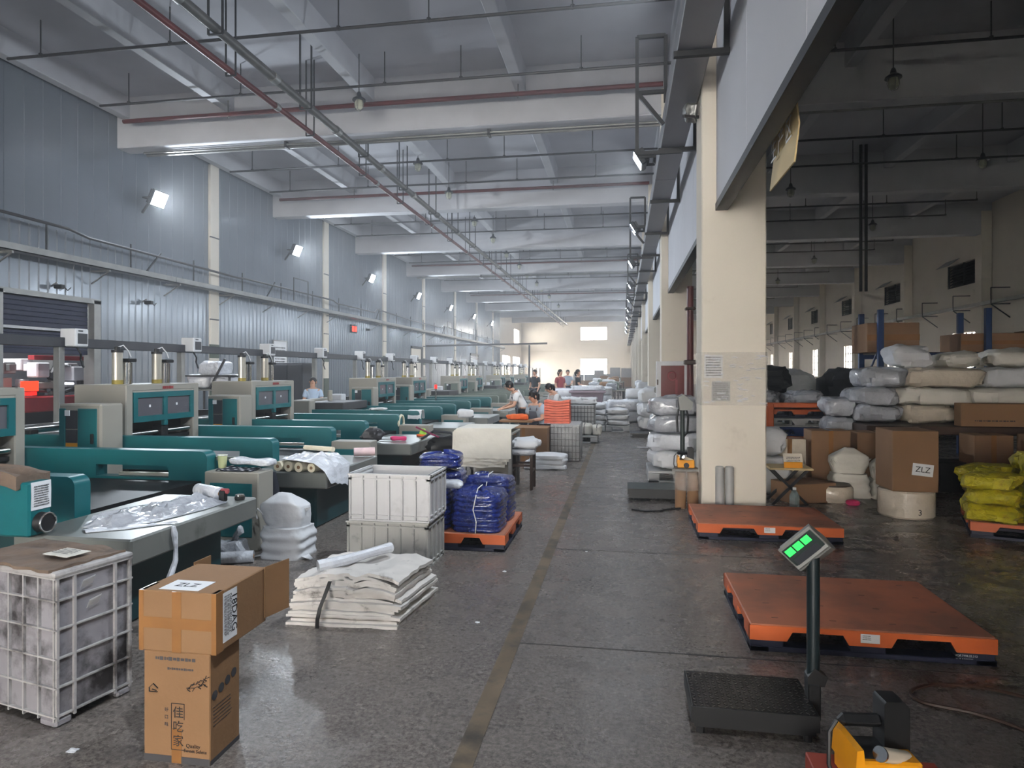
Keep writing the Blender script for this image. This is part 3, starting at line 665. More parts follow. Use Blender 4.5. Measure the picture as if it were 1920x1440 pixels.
        part('low_frame', G, lambda: MB().rbox(-1.3, -0.9, -0.9, -0.66, 0.0, 1.05, 0.02).rbox(-1.3, -1.15, -0.7, 0.7, 0.78, 1.05, 0.02))
        part('press_plate', 'dark_pipe', lambda: MB().rbox(-1.15, -0.35, -0.62, 0.62, 0.84, 1.0, 0.015))
        part('guide_roller', 'chrome', lambda: MB().cyl((-0.3, -0.62, 0.78), (-0.3, 0.62, 0.78), 0.03, n=12))
        part('side_box', 'white_plastic', lambda: MB().rbox(-1.2, -0.95, 0.66, 0.9, 0.75, 1.12, 0.02))
        part('air_cylinder', 'steel_tube', lambda: MB().cyl((-1.0, 0.2, 1.0), (-1.0, 0.2, 1.22), 0.05, n=14))
    # collecting table and end pedestal
    tb = part('outfeed_table', 'table_steel', lambda: MB().rbox(1.3, 2.12, -1.33, 0.04, 0.44, 0.6, 0.012))
    part('table_base', 'teal_dark', lambda: MB().rbox(1.3, 1.92, -1.15, -0.12, 0.0, 0.44, 0.02))
    if pedestal:
        pd = part('pedestal', G, lambda: MB().rbox(1.27, 1.80, 0.60, 0.86, 0.0, 0.70, 0.01))
        part('pedestal_panel', A, lambda: MB().rbox(1.33, 1.74, 0.59, 0.61, 0.12, 0.60, 0.004), parent=pd)
    return t
PITCH = 2.63; Y0 = 7.46
_orig_part = None
def nice(k): return Y0 + PITCH * k
machine(nice(-1), 'nearest teal bag making machine with a broad steel table beside the dirty crate')
machine(nice(0), 'teal and grey bag making machine with rolls of film piled on its table end')
machine(nice(1), 'teal bag making machine with a pink brush on its table')
machine(nice(2), 'low teal machine without a press head where the woman in pale blue stands', press=False)
machine(nice(3), 'teal bag making machine just past the woman in pale blue')
machine(nice(4), 'teal bag making machine with a red warning lamp, second past the woman')
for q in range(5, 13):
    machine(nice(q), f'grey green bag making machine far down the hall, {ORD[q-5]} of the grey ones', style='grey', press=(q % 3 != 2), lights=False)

# overhead rail with a small control box over every machine
ra = T('control_rail', 'dark steel rail carrying control boxes behind the machines', 'rail', (-7.9, 0, 1.95))
ob('rail', MB().rbox(-0.05, 0.05, 1.0, 66, 0, 0.14, 0.006), 'dark_panel', ra)
for q in range(-2, 22):
    y = 8.2 + PITCH * q
    ob('post', MB().rbox(-0.05, 0.05, y - 0.05, y + 0.05, -1.95, 0.0, 0.006), 'galv', ra)
for q in range(-1, 18):
    y = 8.38 + PITCH * q
    t = T('control_box', f'small white control box with a screen clamped on the rail, {ORD[q+1]} from the front', 'control box', (-7.78, y, 1.98), group='control boxes on the rail')
    ob('case', MB().rbox(-0.16, 0.1, -0.13, 0.11, -0.02, 0.24, 0.015), 'white_plastic', t)
    ob('screen', MB().box(0.1, 0.105, -0.09, 0.08, 0.02, 0.17), 'dark_panel', t)
    ob('button_strip', MB().box(0.1, 0.105, -0.08, 0.0, 0.195, 0.215), 'dark_panel', t)
    ob('cable', MB().tube([(0.0, 0, -0.02), (0.05, 0.02, -0.12), (0.02, 0.05, -0.2), (0.06, 0.06, -0.32)], 0.014, 6), 'black', t)

# small things on the machines
b = T('motor_box', 'teal motor box topped with worn cardboard at the left picture edge', 'machine box', (-3.84, 3.66, 0.6))
ob('case', MB().rbox(-0.55, 0.32, -0.22, -0.06, 0, 0.33, 0.012), 'teal', b)
ob('cardboard_top', MB().grid(lambda u, v: (-0.5 + u * 0.76, -0.25 + v * 0.24, 0.40 + 0.03 * N3(u * 4, v * 4, 2) - 0.05 * max(0, u - 0.8) * 3), 12, 8, 0.085), 'cardboard_worn', b)
pg = ob('paper_notice', MB().grid(lambda u, v: (0.322 + 0.006 * abs(N3(u * 5, v * 5, 1)), -0.21 + u * 0.14, 0.16 + v * 0.17), 6, 6).grid(lambda u, v: (0.324 + 0.006 * abs(N3(u * 5, v * 5, 1)), -0.21 + u * 0.14, 0.16 + v * 0.17), 6, 6), 'paper', b)
ob('print', scribble(9, 0.11, 0.13, None, 5), 'ink_grey', pg, loc=(0.330, -0.14, 0.245), rot=SIDE)
ob('knob', MB().cyl((0.32, -0.14, 0.08), (0.37, -0.14, 0.08), 0.062, 0.055, n=18), 'black', b)
ob('knob_ring', MB().tube([(0.372, -0.14 + 0.058 * math.cos(a), 0.08 + 0.058 * math.sin(a)) for a in [2 * math.pi * k / 18 for k in range(18)]], 0.006, 6, closed=True), 'chrome', b)
def film(pts, name, label, m='film_grey', cat='plastic film', n=14, seed=1, thick=0.004, amp=0.02):
    """flat crumpled sheet between two edges given as lists of points"""
    a, b2 = pts; L_ = len(a) - 1
    def f(u, v):
        i = min(int(u * L_), L_ - 1); w = u * L_ - i
        p = Vector(a[i]).lerp(Vector(a[i + 1]), w).lerp(Vector(b2[i]).lerp(Vector(b2[i + 1]), w), v)
        p.z += amp * abs(N3(p.x * 9 + seed, p.y * 9, v * 2 + seed)) * math.sin(math.pi * v) * 2 + 0.25 * amp * N3(p.x * 30, p.y * 30, seed) * math.sin(math.pi * v)
        return p[:]
    return ob(name, MB().grid(f, n * 2, n, thick), m, label=label, cat=cat)
film(([(-3.42, 3.72, .607), (-3.2, 3.68, .607), (-3.05, 3.95, .607), (-2.98, 4.35, .607), (-2.98, 4.62, .607)], [(-3.52, 4.0, .607), (-3.5, 4.2, .63), (-3.42, 4.4, .63), (-3.35, 4.6, .62), (-3.3, 4.78, .607)]), 'plastic_film', 'long crumpled grey plastic film lying on the nearest steel table', amp=0.05, seed=4)
film(([(-3.28, 3.6, .607), (-3.1, 3.72, .607), (-2.93, 3.92, .607)], [(-3.36, 3.66, .607), (-3.12, 3.82, .607), (-2.90, 3.95, .607)]), 'film_strip', 'twisted pale film strip crossing the nearest steel table', m='film_white', amp=0.012, seed=9, n=6)
ob('hanging_strip', MB().tube([(-2.87, 3.86, .60), (-2.862, 3.86, .55), (-2.86, 3.87, .46), (-2.855, 3.86, .38), (-2.86, 3.80, .26), (-2.86, 3.7, .14)], [0.012, .02, .012, .016, .022, .03], 6), 'film_white', label='pale film strip hanging over the edge of the nearest steel table', cat='film strip')
def roll(name, label, p0, p1, r, m, cat='film roll', n=18):
    a, b_ = Vector(p0), Vector(p1); d = b_ - a
    t = T(name, label, cat, a)
    ob('wound_film', MB().cyl((0, 0, 0), d, r, n=n), m, t)
    e = d.normalized()
    ob('core', MB().cyl(d, d + e * 0.004, r * 0.35, n=12).cyl((0, 0, 0), -e * 0.004, r * 0.35, n=12), 'cardboard_dull', t)
    return t
roll('film_roll', 'white film roll at the far end of the nearest steel table', (-3.36, 4.82, .655), (-3.08, 4.68, .655), 0.05, 'film_white')
t = T('tape_dispenser', 'small silver tin on the corner of the nearest steel table', 'tin', (-2.95, 4.74, .6)); ob('tin', MB().lathe([(0.035, 0), (0.04, .015), (0.038, .03), (0.02, .032)], n=16), 'black', t); ob('lid', MB().cyl((0, 0, .03), (0, 0, .042), 0.034, n=16), 'chrome', t)
t = T('hand_tool', 'small dark hand tool on the nearest steel table beside the tin', 'tool', (-3.04, 4.66, .6)); ob('grip', MB().rbox(-.03, .03, -.02, .02, 0, .09, .01), 'black', t); ob('head', MB().rbox(-.02, .05, -.015, .015, .06, .10, .008), 'shirt_red', t)
# items on the pedestal beside arm
t = T('folded_cloth', 'black and white checked cloth on the grey pedestal top', 'cloth', (-3.47, 5.55, .70))
ob('cloth', MB().grid(lambda u, v: (-.16 + u * .34, -.1 + v * .2, .006 + .035 * abs(N3(u * 4, v * 4, 3))), 16, 10, .004), 'trousers', t)
ck = MB()
for i in range(10):
    for j in range(5):
        if (i + j) % 2: u, v = (i + .5) / 10, (j + .5) / 5; ck.box(-.16 + u * .34 - .012, -.16 + u * .34 + .012, -.1 + v * .2 - .014, -.1 + v * .2 + .014, .008 + .035 * abs(N3(u * 4, v * 4, 3)), .0085 + .035 * abs(N3(u * 4, v * 4, 3)))
ob('check_pattern', ck, 'paper', t)
ob('folded_film', bag(0.42, 0.16, 0.06, 3, fine=0.01), 'film_white', label='folded white film lying over the checked cloth', cat='plastic film', loc=(-3.40, 5.66, .735), rz=R(-8))
t = T('paint_cup', 'pale green plastic cup beside the end of the nearest teal arm', 'cup', (-3.70, 5.66, .70)); ob('cup', MB().lathe([(0.035, 0), (0.045, .12), (0.04, .12), (0.032, .01)], n=16), 'cup_pale', t); ob('rim', MB().tube([(0.045 * math.cos(a), 0.045 * math.sin(a), .12) for a in [k * math.pi / 8 for k in range(16)]], .004, 5, closed=True), 'paper', t)
# cylinders of film on the second machine's table
ry = nice(0)
for i, (x0, y0, x1, y1, r, zz_) in enumerate([(-3.42, 6.16, -3.32, 6.62, .05, .60), (-3.30, 6.15, -3.20, 6.6, .052, .60), (-3.18, 6.13, -3.08, 6.55, .05, .60), (-3.05, 6.14, -2.99, 6.5, .045, .60)]):
    roll('film_roll', f'cream film roll on the second steel table, {ORD[i]} from the left', (x0, y0, zz_ + r), (x1, y1, zz_ + r), r, 'cream_roll')
film(([(-3.40, 6.2, .72), (-3.2, 6.12, .72), (-3.0, 6.10, .70), (-2.9, 6.12, .62), (-2.84, 6.14, .5)], [(-3.35, 6.7, .72), (-3.15, 6.72, .73), (-2.98, 6.65, .72), (-2.84, 6.6, .64), (-2.82, 6.5, .42)]), 'plastic_film', 'clear crumpled film draped over the cream rolls', m='film_white', amp=0.04, seed=2)
ob('film_roll', MB().cyl((-3.36, 6.62, .79), (-2.98, 6.5, .79), 0.025, n=10), 'cream_roll', label='thin cream core lying across the crumpled film', cat='film roll')
ob('plastic_bag', bag(0.30, 0.18, 0.10, 8, fine=.02), 'film_grey', label='crumpled clear bag behind the cream rolls', cat='bag', loc=(-3.22, 6.82, .60))
t = roll('printed_roll', 'pale pink printed roll on the second steel table', (-3.12, 7.36, .655), (-2.90, 7.46, .655), 0.05, 'pale_pink')
ob('plastic_bag', bag(0.26, 0.2, 0.2, 12, fine=.03, e1=.9), 'dark_pipe', label='black plastic bag bunched at the end of a teal arm', cat='bag', loc=(-3.52, 8.93, .60))
# brush and toys on the third table
y3 = nice(1)
t = T('hand_brush', 'white stick with a bright pink head on the third steel table', 'brush', (-3.5, 9.1, .625)); ob('handle', MB().cyl((-.2, 0, 0), (.22, .05, 0), .014, n=8), 'white_plastic', t); ob('head', bag(.2, .08, .07, 3), 'hot_pink', t, loc=(.30, .06, -.025), rz=R(8))
t = T('toy_clip', 'lime and orange trinket on the third steel table', 'trinket', (-3.05, 9.85, .60)); ob('body', bag(.09, .06, .10, 2), 'lime', t, loc=(0, 0, .03)); ob('base', bag(.18, .08, .035, 5), 'orange_cloth', t)
t = T('tape_roll', 'roll of yellow tape hung over the end of a teal arm', 'tape', (-3.76, 9.42 + PITCH - 1.15, .72))
ob('band', MB().tube([(0, 0.0 + .13 * math.cos(a), .13 * math.sin(a)) for a in [2 * math.pi * k / 20 for k in range(20)]], .022, 6, closed=True), 'cream_roll', t)
ob('towel', MB().grid(lambda u, v: (-3.98 + u * .26, 12.02 + .12 * math.cos(v * math.pi), .87 + .012 + (.0 if .3 < v < .7 else -.16 * (abs(v - .5) - .2) / .3 * (1 + .3 * N3(u * 5, v * 2, 1)))), 8, 14, .006), 'shirt_white', label='white towel hung over a teal arm near the woman', cat='towel')
for i, (x, y) in enumerate(((-4.6, 12.0), (-3.05, 12.62))):
    ob('folded_bags', bag(.34, .2, .04 + .12 * i, i + 4, fine=.015), 'woven_white', label=('flat white printed bag lying on a teal arm', 'loose pile of folded white bags beyond the third table')[i], cat='bags', loc=(x, y, .872 if i == 0 else .70))
# warning lamp
t = T('warning_lamp', 'small red warning lamp on a pole past the teal machines', 'lamp', (-4.9, nice(4) - 1.0, 0.0)); ob('pole', MB().cyl((0, 0, 0), (0, 0, 1.15), .02, n=8), 'chrome', t); ob('lamp_head', MB().lathe([(.035, 1.15), (.04, 1.24), (.02, 1.26)], n=12), 'led_red_dim', t)

# wall-side things
t = T('sack_rack', 'steel rack heaped with white sacks behind the machines', 'rack', (-9.7, 14.6, 0))
ob('frame', MB().bar((-.6, -.4, 0), (-.6, -.4, 1.5), .04).bar((.6, -.4, 0), (.6, -.4, 1.5), .04).bar((-.6, .4, 0), (-.6, .4, 1.5), .04).bar((.6, .4, 0), (.6, .4, 1.5), .04).bar((-.6, -.4, 1.5), (.6, -.4, 1.5), .04).bar((-.6, .4, 1.5), (.6, .4, 1.5), .04).bar((-.6, -.4, 1.5), (-.6, .4, 1.5), .04).bar((.6, -.4, 1.5), (.6, .4, 1.5), .04), 'dark_pipe', t); ob('pole', MB().bar((.1, -.42, 1.2), (.5, -.42, 1.9), .04), 'dark_pipe', t)
ob('shelf', MB().rbox(-.6, .6, -.4, .4, 1.15, 1.19, .005), 'galv', t)
for i, (x, z) in enumerate(((-.3, 1.19), (.3, 1.19), (0, 1.5))): ob('sack', bag(.6, .7, .36, i + 20), 'film_white', label=f'white plastic sack on the rack behind the machines, {("left","right","top")[i]} one', cat='sack', loc=(-9.7 + x, 14.6, z))
t = T('steel_locker', 'dark grey steel locker against the machines past the woman', 'locker', (-9.3, 17.6, 0)); ob('body', MB().rbox(-.45, .45, -.3, .3, 0, 1.85, .01), 'dark_panel', t); ob('door', MB().rbox(-.43, -.01, -.32, -.3, .06, 1.8, .006), 'dark_panel', t); ob('door', MB().rbox(.01, .43, -.32, -.3, .06, 1.8, .006), 'dark_panel', t); ob('handle', MB().box(-.05, -.03, -.335, -.32, .9, 1.1), 'chrome', t)
t = T('notice_board', 'white notice board on the sheet wall behind the woman', 'notice board', (XL + .06, 24.2, 2.05)); ob('board', MB().box(0, .02, -.5, .5, -.75, .75), 'paper', t); ob('frame', MB().box(0, .035, -.54, -.5, -.78, .78).box(0, .035, .5, .54, -.78, .78).box(0, .035, -.54, .54, .75, .79), 'galv', t)
ob('print', scribble(10, .8, 1.1, None, 3), 'ink_grey', t, loc=(.022, 0, 0), rot=SIDE)
t = T('led_sign', 'small red lit sign on the sheet metal wall', 'sign', (XL + .12, 31.4, 3.75)); ob('case', MB().rbox(-.1, .0, -.34, .34, -.2, .2, .01), 'black', t); ob('digits', MB().box(0, .006, -.28, -.04, -.13, .13).box(0, .006, .04, .28, -.13, .13), 'led_red', t)
for i, (y, z) in enumerate(((16.7, 3.55), (13.7, 3.62), (33.0, 3.8))):
    t = T('wall_camera', ('dark security camera on the sheet wall right of the shutter', 'small black camera over the blue shutter', 'small camera beside the red lit sign')[i], 'camera', (XL + .1, y, z)); ob('body', MB().rbox(0, .22, -.06, .06, -.05, .05, .015), 'black', t); ob('mount', MB().bar((-.1, 0, .02), (.05, 0, .1), .03), 'galv', t); ob('cable', MB().tube([(0, .05, 0), (.02, .2, .05), (.01, .35, -.05), (0, .45, .03)], .012, 5), 'black', t)
for i, (y0, y1, w) in enumerate(((40.6, 42.6, 'plain'), (57.2, 60.2, 'slats'))):
    d = T(f'door_{i+2}', ('pale door with a dark jamb in the sheet wall', 'white roller door in the sheet wall far down')[i], None, (XL + .03, 0, 0), kind='structure')
    ob('jamb', MB().box(0, .1, y1, y1 + .35, 0, 3.2).box(0, .1, y0, y1 + .35, 3.1, 3.25), 'black_steel', d)
    if w == 'plain': ob('leaf', MB().rbox(0, .06, y0, y1, 0, 3.1, .01), 'cream', d)
    else:
        for q in range(16): ob('slat', MB().rbox(0, .07, y0, y1, .19 * q, .19 * q + .16, .02), 'white_plastic', d)
        ob('backing', MB().box(0, .03, y0, y1, 0, 3.1), 'dark_panel', d)
t = T('swing_boom', 'dark horizontal boom on a post beside the far machines', 'boom', (-6.2, 44, 0)); ob('post', MB().cyl((0, 0, 0), (0, 0, 3.4), .06, n=8), 'dark_pipe', t); ob('boom', MB().bar((-7, -.6, 3.35), (1.2, .1, 3.5), .12), 'dark_pipe', t)

# ------------------------------------------------------------------ foreground left
# dirty ribbed crate with cardboard lid
W, D, H = 0.62, 0.36, 0.70
cr = T('ribbed_crate', 'tall dirty white plastic crate with worn cardboard on top at the left edge', 'crate', (-2.51, 2.59, 0), R(-12))   # origin: front right corner, body runs to -x and +y
ob('shell', MB().rbox(-W, 0, 0, D, 0.03, H - 0.02, 0.025, 2), 'crate_dirty', cr)
rib = MB()
for z in (0.05, 0.18, 0.31, 0.44, 0.57, 0.67):
    rib.box(-W - .012, .012, -.014, .01, z - .0035, z + .0035).box(-.01, .014, -.012, D + .012, z - .0035, z + .0035)
ob('cross_ribs', rib, 'crate_rib', cr)
rib = MB()
for q in range(7): rib.box(-W + q * W / 6 - .004 * (q > 0), -W + q * W / 6 + .004, -.013, .01, .03, H - .02)
for q in (0.0, .22, .78, 1.0): rib.box(-.01, .013, q * D - .006, q * D + .006, .03, H - .02)
ob('upright_ribs', rib, 'crate_rib', cr)
ob('rim', MB().rbox(-W - .018, .018, -.018, D + .018, H - .03, H, .02, 2), 'crate_rib', cr)
ob('foot', MB().rbox(-.1, .01, -.01, .07, 0, .04, .01), 'crate_dirty', cr); ob('foot', MB().rbox(-.1, .01, D - .07, D + .01, 0, .04, .01), 'crate_dirty', cr)
ob('foot', MB().rbox(-W, -W + .1, -.01, .07, 0, .04, .01), 'crate_dirty', cr); ob('foot', MB().rbox(-W, -W + .1, D - .07, D + .01, 0, .04, .01), 'crate_dirty', cr)
ob('cardboard_lid', MB().grid(lambda u, v: (-W + .0 + u * (W - .015) + .012 * N3(v * 6, 1, 2), -.025 + v * (D + .02) + .015 * N3(u * 7, 3, 1), H + .012 + .012 * N3(u * 5, v * 5, 7)), 24, 16, .014), 'cardboard_worn', cr)
lb = ob('lid_label', MB().grid(lambda u, v: (-.26 + u * .17, .11 + v * .12, H + .028 + .004 * N3(u * 3, v * 3, 4)), 6, 6, .002), 'woven_cream', cr)
ob('print', scribble(5, .12, .08, None, 8, .4), 'ink_grey', lb, loc=(-.175, .17, H + .034))
for i, (y, z) in enumerate(((.1, .6), (.13, .5))): ob('torn_tape', MB().grid(lambda u, v: (.016 + .02 * v, y + .06 * u, z + .04 * v + .01 * u), 4, 4, .002), 'paper', cr)

# cartons
cb = T('carton', 'printed brown carton standing on end below the taped box', 'carton', (-1.80, 2.545, 0))
bx, by, bz = .150, .105, .452
ob('box', MB().rbox(-bx, bx, -by, by, 0, bz, .004), 'cardboard', cb)
ob('tape', MB().box(-.022, .022, -by - .0012, -by, 0, .14), 'packing_tape', cb)
ob('dark_base_band', MB().box(-bx + .001, bx - .001, -by - .001, -by, .0, .028).box(bx, bx + .001, -by + .002, by - .002, 0, .02), 'ink_grey', cb)
fx = -by - .0015
for i, ch in enumerate('佳吃家'): txt(ch, .050, 'ink', cb, (.008, fx, .205 - .058 * i), FRONT)
ob('printed_frame', MB().box(-.024, .036, fx, fx + .001, .242, .2445).box(-.024, .036, fx, fx + .001, .054, .0565).box(-.024, -.0215, fx, fx + .001, .054, .2445).box(.0335, .036, fx, fx + .001, .18, .2445), 'ink', cb)
txt('Quality', .022, 'ink', cb, (.075, fx, .075), FRONT); txt('Sweet Selete', .020, 'ink', cb, (.085, fx, .055), FRONT)
for i, ch in enumerate('好口味'): txt(ch, .018, 'ink_grey', cb, (-.045, fx, .215 - .03 * i), FRONT)
ob('house_logo', MB().bar((-.125, fx, .300), (-.105, fx, .318), .005, .002).bar((-.105, fx, .318), (-.083, fx, .300), .005, .002).bar((-.123, fx, .285), (-.123, fx, .3), .005, .002).bar((-.123, fx, .285), (-.085, fx, .285), .006, .002).bar((-.11, fx, .295), (-.09, fx, .29), .006, .002), 'ink', cb)
tw = MB(); rnd = random.Random(3)
for q in range(26):
    x = .045 + rnd.random() * .09; z_ = .285 + (x - .045) * .5 + rnd.random() * .03; a = rnd.uniform(-.6, 1.2); tw.bar((x, fx, z_), (x + .016 * math.cos(a), fx, z_ + .016 * math.sin(a)), .0035, .002)
ob('printed_twigs', tw, 'ink', cb)
ob('print', scribble(1, .19, .018, None, 4, .9), 'ink_grey', cb, loc=(.0, fx, .425), rot=FRONT); ob('print', scribble(1, .12, .012, None, 6, .9), 'ink_grey', cb, loc=(.02, fx, .385), rot=FRONT)
rd = MB()
for q in range(4): rd.cyl((bx + .001, -.075 + .045 * q, .275 + .012 * q), (bx + .0016, -.075 + .045 * q, .275 + .012 * q), .019, n=16)
ob('round_symbols', rd, 'ink_grey', cb)
ob('print', scribble(6, .13, .09, None, 9, .25), 'ink_grey', cb, loc=(bx + .0012, -.02, .19), rot=SIDE)

cu = T('carton', 'taped brown carton marked ZLZ lying on the printed one', 'carton', (-1.797, 2.63, .452))
bx, by, bz = .174, .19, .248
ob('box', MB().rbox(-bx, bx, -by, by, 0, bz, .004), 'cardboard', cu)
ob('flap', MB().prism([(bx + .002, by - .02), (bx + .006, by - .02), (bx + .045, by + .13), (bx + .04, by + .13)], 'z', .02, bz + .005), 'cardboard', cu)
ob('flap', MB().prism([(-bx - .006, by - .02), (-bx - .002, by - .02), (-bx + .002, by + .1), (-bx - .004, by + .1)], 'z', .03, bz + .01), 'cardboard', cu)
ob('tape', MB().box(-.024, .018, -by - .0012, -by, 0, bz).box(-bx, bx, -by - .0016, -by - .0004, .095, .14).box(-bx - .001, -bx + .02, -by - .001, -by + .1, 0, bz).box(bx - .02, bx + .001, -by - .0012, -by + .05, .0, bz), 'packing_tape', cu)
pp = ob('paper_label', MB().box(-.10, .08, -by + .02, -by + .14, bz + .0005, bz + .0015), 'paper', cu)
txt('ZLZ', .058, 'ink', pp, (-.01, -by + .08, bz + .002), (0, 0, 0))
p2 = ob('paper_label', MB().box(bx + .0006, bx + .0014, -by + .045, -by + .145, .03, .235), 'paper', cu)
txt('18DAG', .052, 'ink', p2, (bx + .0018, -by + .125, .135), (0, R(90), 0) if False else (R(90), R(90), R(90)))
ob('print', scribble(7, .17, .055, None, 12, .5), 'ink_grey', p2, loc=(bx + .0018, -by + .08, .135), rot=(R(90), R(90), R(90)))
txt('ABOU', .03, 'machine_red', cu, (bx + .031, by + .085, .17), (R(90), R(90), R(75)))

# strapped bundle of folded woven sacks
bs = T('sack_bundle', 'strapped flat bundle of white woven sacks lying in front of the white crates', 'sack bundle', (-1.72, 4.22, 0), R(3))
rnd = random.Random(11); z = 0.0
for i in range(17):
    th = .017 + rnd.random() * .004
    wx = .37 + rnd.uniform(-.015, .02) - .03 * (i / 16) ; dy = .30 + rnd.uniform(-.02, .015) - .04 * (i / 16); ox = rnd.uniform(-.02, .02); oy = rnd.uniform(-.015, .015); zz_ = z
    def lay(u, v, wx=wx, dy=dy, ox=ox, oy=oy, zz_=zz_, th=th, i=i):
        x = (u * 2 - 1) * wx; y = (v * 2 - 1) * dy
        sk = .10 * (v - .5) * (1 if u > .5 else .5)
        lift = i / 16.0
        z_ = zz_ + th + lift * (.022 * N3(u * 3 + 1, v * 3, .3) + .018 * N3(u * 9, v * 7, i * .35)) - .05 * lift * max(0, abs(u * 2 - 1) - .7) * 2
        return (x + ox + sk + .014 * N3(v * 5, i, 2), y + oy + .014 * N3(u * 6, i, 5), max(z_, zz_ * .7 + th * .8))
    ob('folded_sack', MB().grid(lay, 18, 12, th * 1.02), 'woven_layer', bs); z += th
pts = []
ob('strap', MB().loft([[(x, y - .006, z_), (x + .022, y - .006, z_), (x + .022, y + .004, z_), (x, y + .004, z_)] for x, y, z_ in ((-.19, -.345, 0.0), (-.185, -.352, .06), (-.17, -.348, .13), (-.145, -.335, .2), (-.125, -.30, .28))]), 'black', bs)
ob('rolled_sheet', MB().tube([(-.22, -.22, z + .03), (-.08, -.1, z + .045), (.02, .05, z + .055), (.12, .2, z + .06)], [.04, .036, .03, .036], 10), 'film_white', label='rolled clear film lying on the strapped sack bundle', cat='plastic film', loc=(-1.72, 4.22, 0))

# two stacked white crates
def euro_crate(label, loc, m, w=.69, d=.50, h=.385, group='stacked white crates'):
    t = T('plastic_crate', label, 'crate', loc, group=group); th = .012
    b = MB(); b.box(-w/2 + .02, w/2 - .02, -d/2 + .02, d/2 - .02, 0, .012)
    for s in (-1, 1):
        b.prism([(s * (w/2 - .02), .0), (s * (w/2 - .02 - th), .0), (s * (w/2 - .012 - th), h), (s * (w/2 - .012), h)], 'y', -d/2 + .02, d/2 - .02)
        b.prism([(s * (d/2 - .02), .0), (s * (d/2 - .02 - th), .0), (s * (d/2 - .012 - th), h), (s * (d/2 - .012), h)], 'x', -w/2 + .02, w/2 - .02)
    ob('shell', b, m, t)
    r_ = MB()
    for z0, z1, e in ((h - .05, h - .035, .0), (h - .014, h, .006), (.0, .014, -.006), (.04, .05, -.008)):
        for s in (-1, 1):
            r_.box(-w/2 - e, w/2 + e, s * d/2 - (.03 if s > 0 else -.0) - e * (s < 0), s * d/2 + (.03 if s < 0 else 0) + e * (s > 0), z0, z1)
            r_.box(s * w/2 - (.03 if s > 0 else 0) - e * (s < 0), s * w/2 + (.03 if s < 0 else 0) + e * (s > 0), -d/2, d/2, z0, z1)
    ob('rim_bands', r_, m, t)
    for q in range(7):
        x = -w/2 + .012 + q * (w - .024) / 6
        ob('rib', MB().rbox(x - .007, x + .007, -d/2 + .0, -d/2 + .02, .014, h - .014, .003), m, t); ob('rib', MB().rbox(x - .007, x + .007, d/2 - .02, d/2, .014, h - .014, .003), m, t)
    for q in range(5):
        y = -d/2 + .012 + q * (d - .024) / 4
        for s in (-1, 1): ob('rib', MB().rbox(s * (w/2 - .01) - .01, s * (w/2 - .01) + .01, y - .007, y + .007, .014, h - .014, .003), m, t)
    return t
euro_crate('grey scuffed plastic crate, lower of the two stacked ones', (-1.885, 5.36, 0), 'crate_grey')
euro_crate('clean white plastic crate stacked on the scuffed grey one', (-1.865, 5.35, .387), 'crate_white')

# standing white sack, small bags
def standing_sack(label, loc, w, d, h, seed, lean=.0, m='woven_white', rz=0):
    """filled square base with fold bands, empty upper part slumped over to one side"""
    def rings(n, z0, z1, fx):
        out = []
        for q in range(n + 1):
            u = q / n; z_ = z0 + (z1 - z0) * u; sx, sy, ox, oy = fx(u); ring = []
            for k in range(40):
                a = 2 * math.pi * k / 40; x = sgn(math.cos(a), .38); y = sgn(math.sin(a), .38)
                nn = 1 + .07 * N3(x * 1.6 + seed, y * 1.6, z_ * 7) + .035 * N3(x * 5, y * 5 + seed, z_ * 24)
                ring.append((x * sx * w / 2 * nn + ox, y * sy * d / 2 * nn + oy, max(0, z_ + .02 * N3(x * 2, y * 2, seed + u * 2) * (u > .1))))
            out.append(ring)
        return out
    t = T('woven_sack', label, 'sack', loc, rz)
    low = lambda u: (1.0 + .035 * math.sin(u * 19) - .10 * max(0, u - .8) * 5 * (u > .8), 1.0 + .03 * math.sin(u * 19 + 1) - .1 * max(0, u - .8) * 5 * (u > .8), 0, 0)
    b = MB().loft(rings(26, 0, h * .48, low))
    up = lambda u: ((.72 + .26 * math.sin(min(1, u * 1.25) * 2.2)) * (1 - .75 * max(0, u - .72) / .28), (.6 + .1 * math.sin(u * 3)) * (1 - .7 * max(0, u - .8) / .2), -lean * (u - .15) * (1.3 - u), -.02 * u)
    b.loft(rings(24, h * .42, h, up))
    ob('sack_body', b, m, t, ang=1.0)
    ob('folded_corner', MB().loft([[(w * .30 - lean * .4, -d * .18, h * .80), (w * .28 - lean * .4, d * .12, h * .78), (w * .26 - lean * .4, -.02, h * .52)], [(w * .46 - lean * .3, -d * .10, h * .78), (w * .45 - lean * .3, d * .04, h * .77), (w * .40 - lean * .3, -.02, h * .66)], [(w * .60 - lean * .3, -.02, h * .79), (w * .60 - lean * .3, -.01, h * .785), (w * .59 - lean * .3, -.015, h * .77)]]), m, t)
    ob('corner_ear', MB().grid(lambda u, v: (w * .46 + u * .09, -d * .4 + v * .12 * (1 - u * .7), .012 + .02 * (1 - u)), 5, 5, .006), m, t)
    ob('corner_ear', MB().grid(lambda u, v: (-w * .46 - u * .07, -d * .42 + v * .10 * (1 - u * .7), .012 + .015 * (1 - u)), 5, 5, .006), m, t)
    ob('tie_string', MB().tube([(-w * .36 - lean * .3, -d * .3, .66 * h), (-w * .5 - lean * .3, -d * .36, .78 * h), (-w * .54 - lean * .3, -d * .38, .72 * h), (-w * .48 - lean * .3, -d * .40, .62 * h)], .007, 6), m, t)
    return t
standing_sack('white woven sack standing half folded beside the first machine', (-2.88, 5.38, 0), .40, .34, .54, 3, lean=.09)
